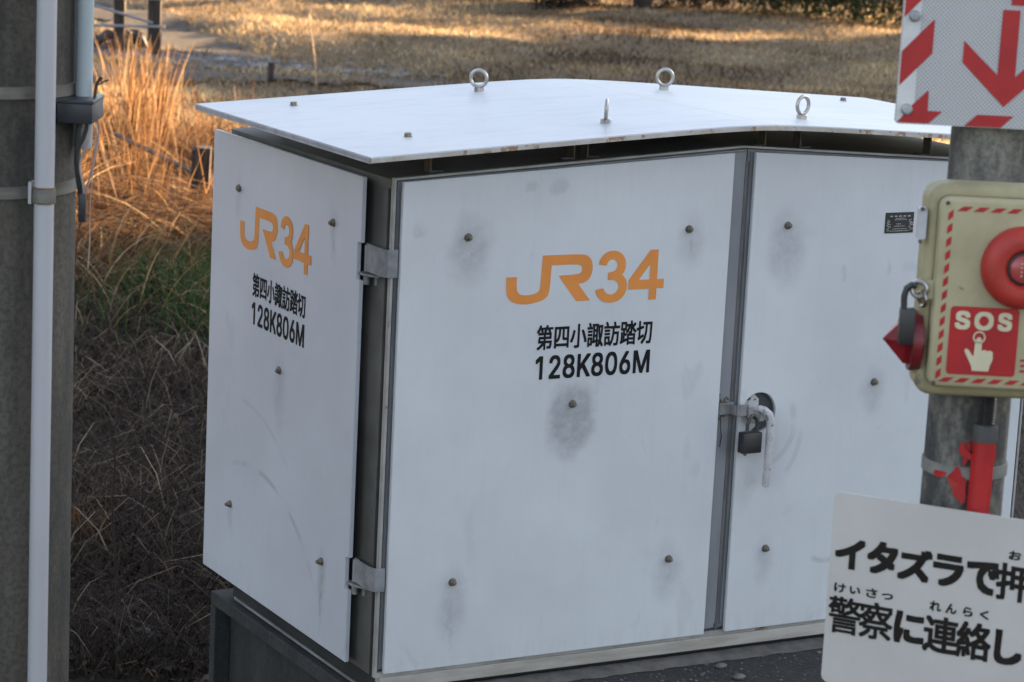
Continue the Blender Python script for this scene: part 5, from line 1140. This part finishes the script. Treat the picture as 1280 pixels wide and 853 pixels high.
def bush(l_, dep, wx, h, mat, N, size, label, seed, cat='bush', name='bush'):
    rs = random.Random(seed); X, Y = ld(l_, dep); t = empty(name, (X, Y, hgt(X, Y)), label, cat)
    bm = bmesh.new()
    for i in range(7):
        az = rs.uniform(0, 6.28); L = h * rs.uniform(.5, .95); s = rs.uniform(.15, .5)
        tube(bm, spl([(0, 0, -.05), (math.cos(az) * s * L * .3, math.sin(az) * s * L * .3, L * .5), (math.cos(az) * s * L, math.sin(az) * s * L, L)]), .012, 5)
    obj('stems', bm, barkm, t)
    ct, rd = [], []
    for i in range(9):
        a = rs.uniform(0, 6.28); q = rs.uniform(0, .75)
        ct.append((math.cos(a) * wx * q, math.sin(a) * wx * q * .7, h * (rs.uniform(.10, .35) if i % 2 else rs.uniform(.35, .72)))); s = rs.uniform(.22, .42) * h; rd.append((s * 1.3, s * 1.2, s))
    leaves('foliage', ct, rd, N, size, mat, t)
for i, (pxl, dep, wx, h, m_, lab, nm, ct_) in enumerate([
    (690, 34.2, .55, .55, leafd, 'low dark brown brush at the field edge left of the tree trunk', 'bush', 'bush'),
    (585, 34.8, .50, .42, leafd, 'small dark tangle of brush furthest left along the field edge', 'bush', 'bush'),
    (985, 34.8, .75, .80, leafg, 'dark green bush at the field edge behind the right of the cabinet', 'bush', 'bush'),
    (1045, 34.4, .90, .90, leafg, 'large dark green bush at the far field edge nearest the arrow board', 'bush', 'bush'),
    (1120, 33.9, .80, 1.0, leafd, 'brown leafless brush at the far field edge hidden partly by the arrow board', 'bush', 'bush'),
    (880, 35.4, .70, .60, leafd, 'grey brown brush between the tree trunk and the green bushes', 'bush', 'bush')]):
    dep -= 1.6; bush((pxl - 640) / 3297 * dep, dep, wx * 1.6, h * 1.7, m_, 6500, .06, lab, 11 + i)
def tree(X, Y, trunk_h, trunk_r, crowns, N, size, label, seed, mat=leafg, group=None):
    rs = random.Random(seed); t = empty('tree', (X, Y, hgt(X, Y) if -8 < X < 40 else 0), label, 'tree', group)
    bm = bmesh.new(); P = spl([(0, 0, -.1), (.02, .01, trunk_h * .4), (-.03, .03, trunk_h * .75), (.02, 0, trunk_h)]); k = len(P)
    tube(bm, P, [trunk_r * (1.15 - .55 * i / k) for i in range(k)], 14)
    obj('trunk', bm, barkm, t, True)
    bm = bmesh.new()
    for c, r_ in crowns:
        s = P[int(k * .75)]; e = Vector(c); mid = s.lerp(e, .5) + Vector((rs.uniform(-.2, .2), rs.uniform(-.2, .2), .1)); tube(bm, spl([s, mid, e]), [trunk_r * .45 - trunk_r * .02 * i for i in range(17)], 7)
    obj('limbs', bm, barkm, t, True)
    leaves('crown', [c for c, r_ in crowns], [r_ for c, r_ in crowns], N, size, mat, t)
X, Y = ld((781 - 640) / 3297 * 33.2, 33.2)
tree(X, Y, 2.4, .11, [((0, 0, 3.2), (1.1, 1.1, .9)), ((.7, .3, 2.9), (.8, .8, .6)), ((-.7, .2, 2.9), (.8, .8, .6))], 7000, .10, 'tree with slim dark trunk standing at the field edge', 3)

# ------------------------------------------------------------------ added out of view to shape the light: building and hedges sunward, evergreens left
hs_ = empty('shade_house', (17.5, -4, 0), 'unseen rendered building added on the sunward side to cast shade over the cabinet', 'shade_house')
hm = simple('house_render', (.36, .35, .33), (.30, .29, .275), 2, .85)
bm = bmesh.new(); box(bm, (-1.5, -12, -.1), (4, 11.0, 5.2), .02); obj('wall', bm, hm, hs_)
bm = bmesh.new(); prism(bm, [(-2.0, 5.15), (4.5, 5.15), (1.2, 6.9)], (0, -12.4, 0), (1, 0, 0), (0, 0, 1), (0, 1, 0), 23.8); obj('roof', bm, simple('house_tiles', (.08, .08, .09), (.05, .05, .055), 6, .6), hs_)
wg = simple('window_glass', (.05, .06, .07), None, 3, .1)
for yy in (-10, -6, -2, 2, 6):
    bm = bmesh.new(); box(bm, (-1.54, yy, 1.0), (-1.502, yy + 1.6, 2.2)); obj('window', bm, wg, hs_)
t = empty('shade_hedge', (16.0, 8.9, 0), 'unseen clipped shrub row added to shade the foot of the tall grass', 'shade_hedge')
bm = bmesh.new(); box(bm, (-.3, -1.5, 0), (.3, 1.6, 2.7)); obj('opaque_core', bm, barkm, t)
leaves('foliage', [(0, -1.3 + .45 * i, 1.5) for i in range(7)], [(.45, .5, 1.45)] * 7, 7000, .12, leafg, t)
for (yc, half, hh, lab) in ((15.75, 2.6, 3.9, 'unseen tall dense shrub row added sunward to shade the gravel and field'), (18.75, .35, 3.35, 'unseen lower shrub row added next to the tall one to shape the shade edge')):
    t = empty('shade_hedge', (24.0, yc, 0), lab, 'shade_hedge')
    bm = bmesh.new(); box(bm, (-.35, -half, 0), (.35, half, hh - .35)); obj('opaque_core', bm, barkm, t)
    nn_ = max(3, int(half * 4))
    leaves('foliage', [(0, -half + .1 + (2 * half - .2) * i / (nn_ - 1), hh / 2 + .1 * math.sin(i * 2.1)) for i in range(nn_)], [(.5, .4, hh / 2)] * nn_, int(half * 5200), .14, leafg, t)
tree(-6.3, 1.6, 2.6, .14, [((0, 0, 3.6), (1.5, 1.6, 1.5)), ((.2, -1.2, 2.6), (1.1, 1.3, 1.3)), ((0, 1.2, 2.4), (1.1, 1.3, 1.4))], 16000, .17, 'unseen evergreen added left of the frame to block sky from the cabinet end', 21)  # both evergreens added to darken the cabinet's left end by blocking sky
tree(-7.2, 5.4, 2.8, .14, [((0, 0, 3.8), (1.5, 1.6, 1.6)), ((0, -1.2, 2.5), (1.1, 1.2, 1.4)), ((0, 1.2, 2.3), (1.2, 1.3, 1.4))], 16000, .17, 'second unseen evergreen added beyond the first to block sky at the left', 22)
t = empty('shade_hedge', (25.5, 26.5, 0), 'unseen low rough shrub row added at the far corner to shade the field edge', 'shade_hedge')
bm = bmesh.new(); box(bm, (-.3, -1.7, 0), (.3, 2.0, 1.8)); obj('opaque_core', bm, barkm, t)
leaves('foliage', [(0, -1.7 + .4 * i, 1.2) for i in range(11)], [(.5, .5, 1.15)] * 11, 7000, .13, leafg, t)
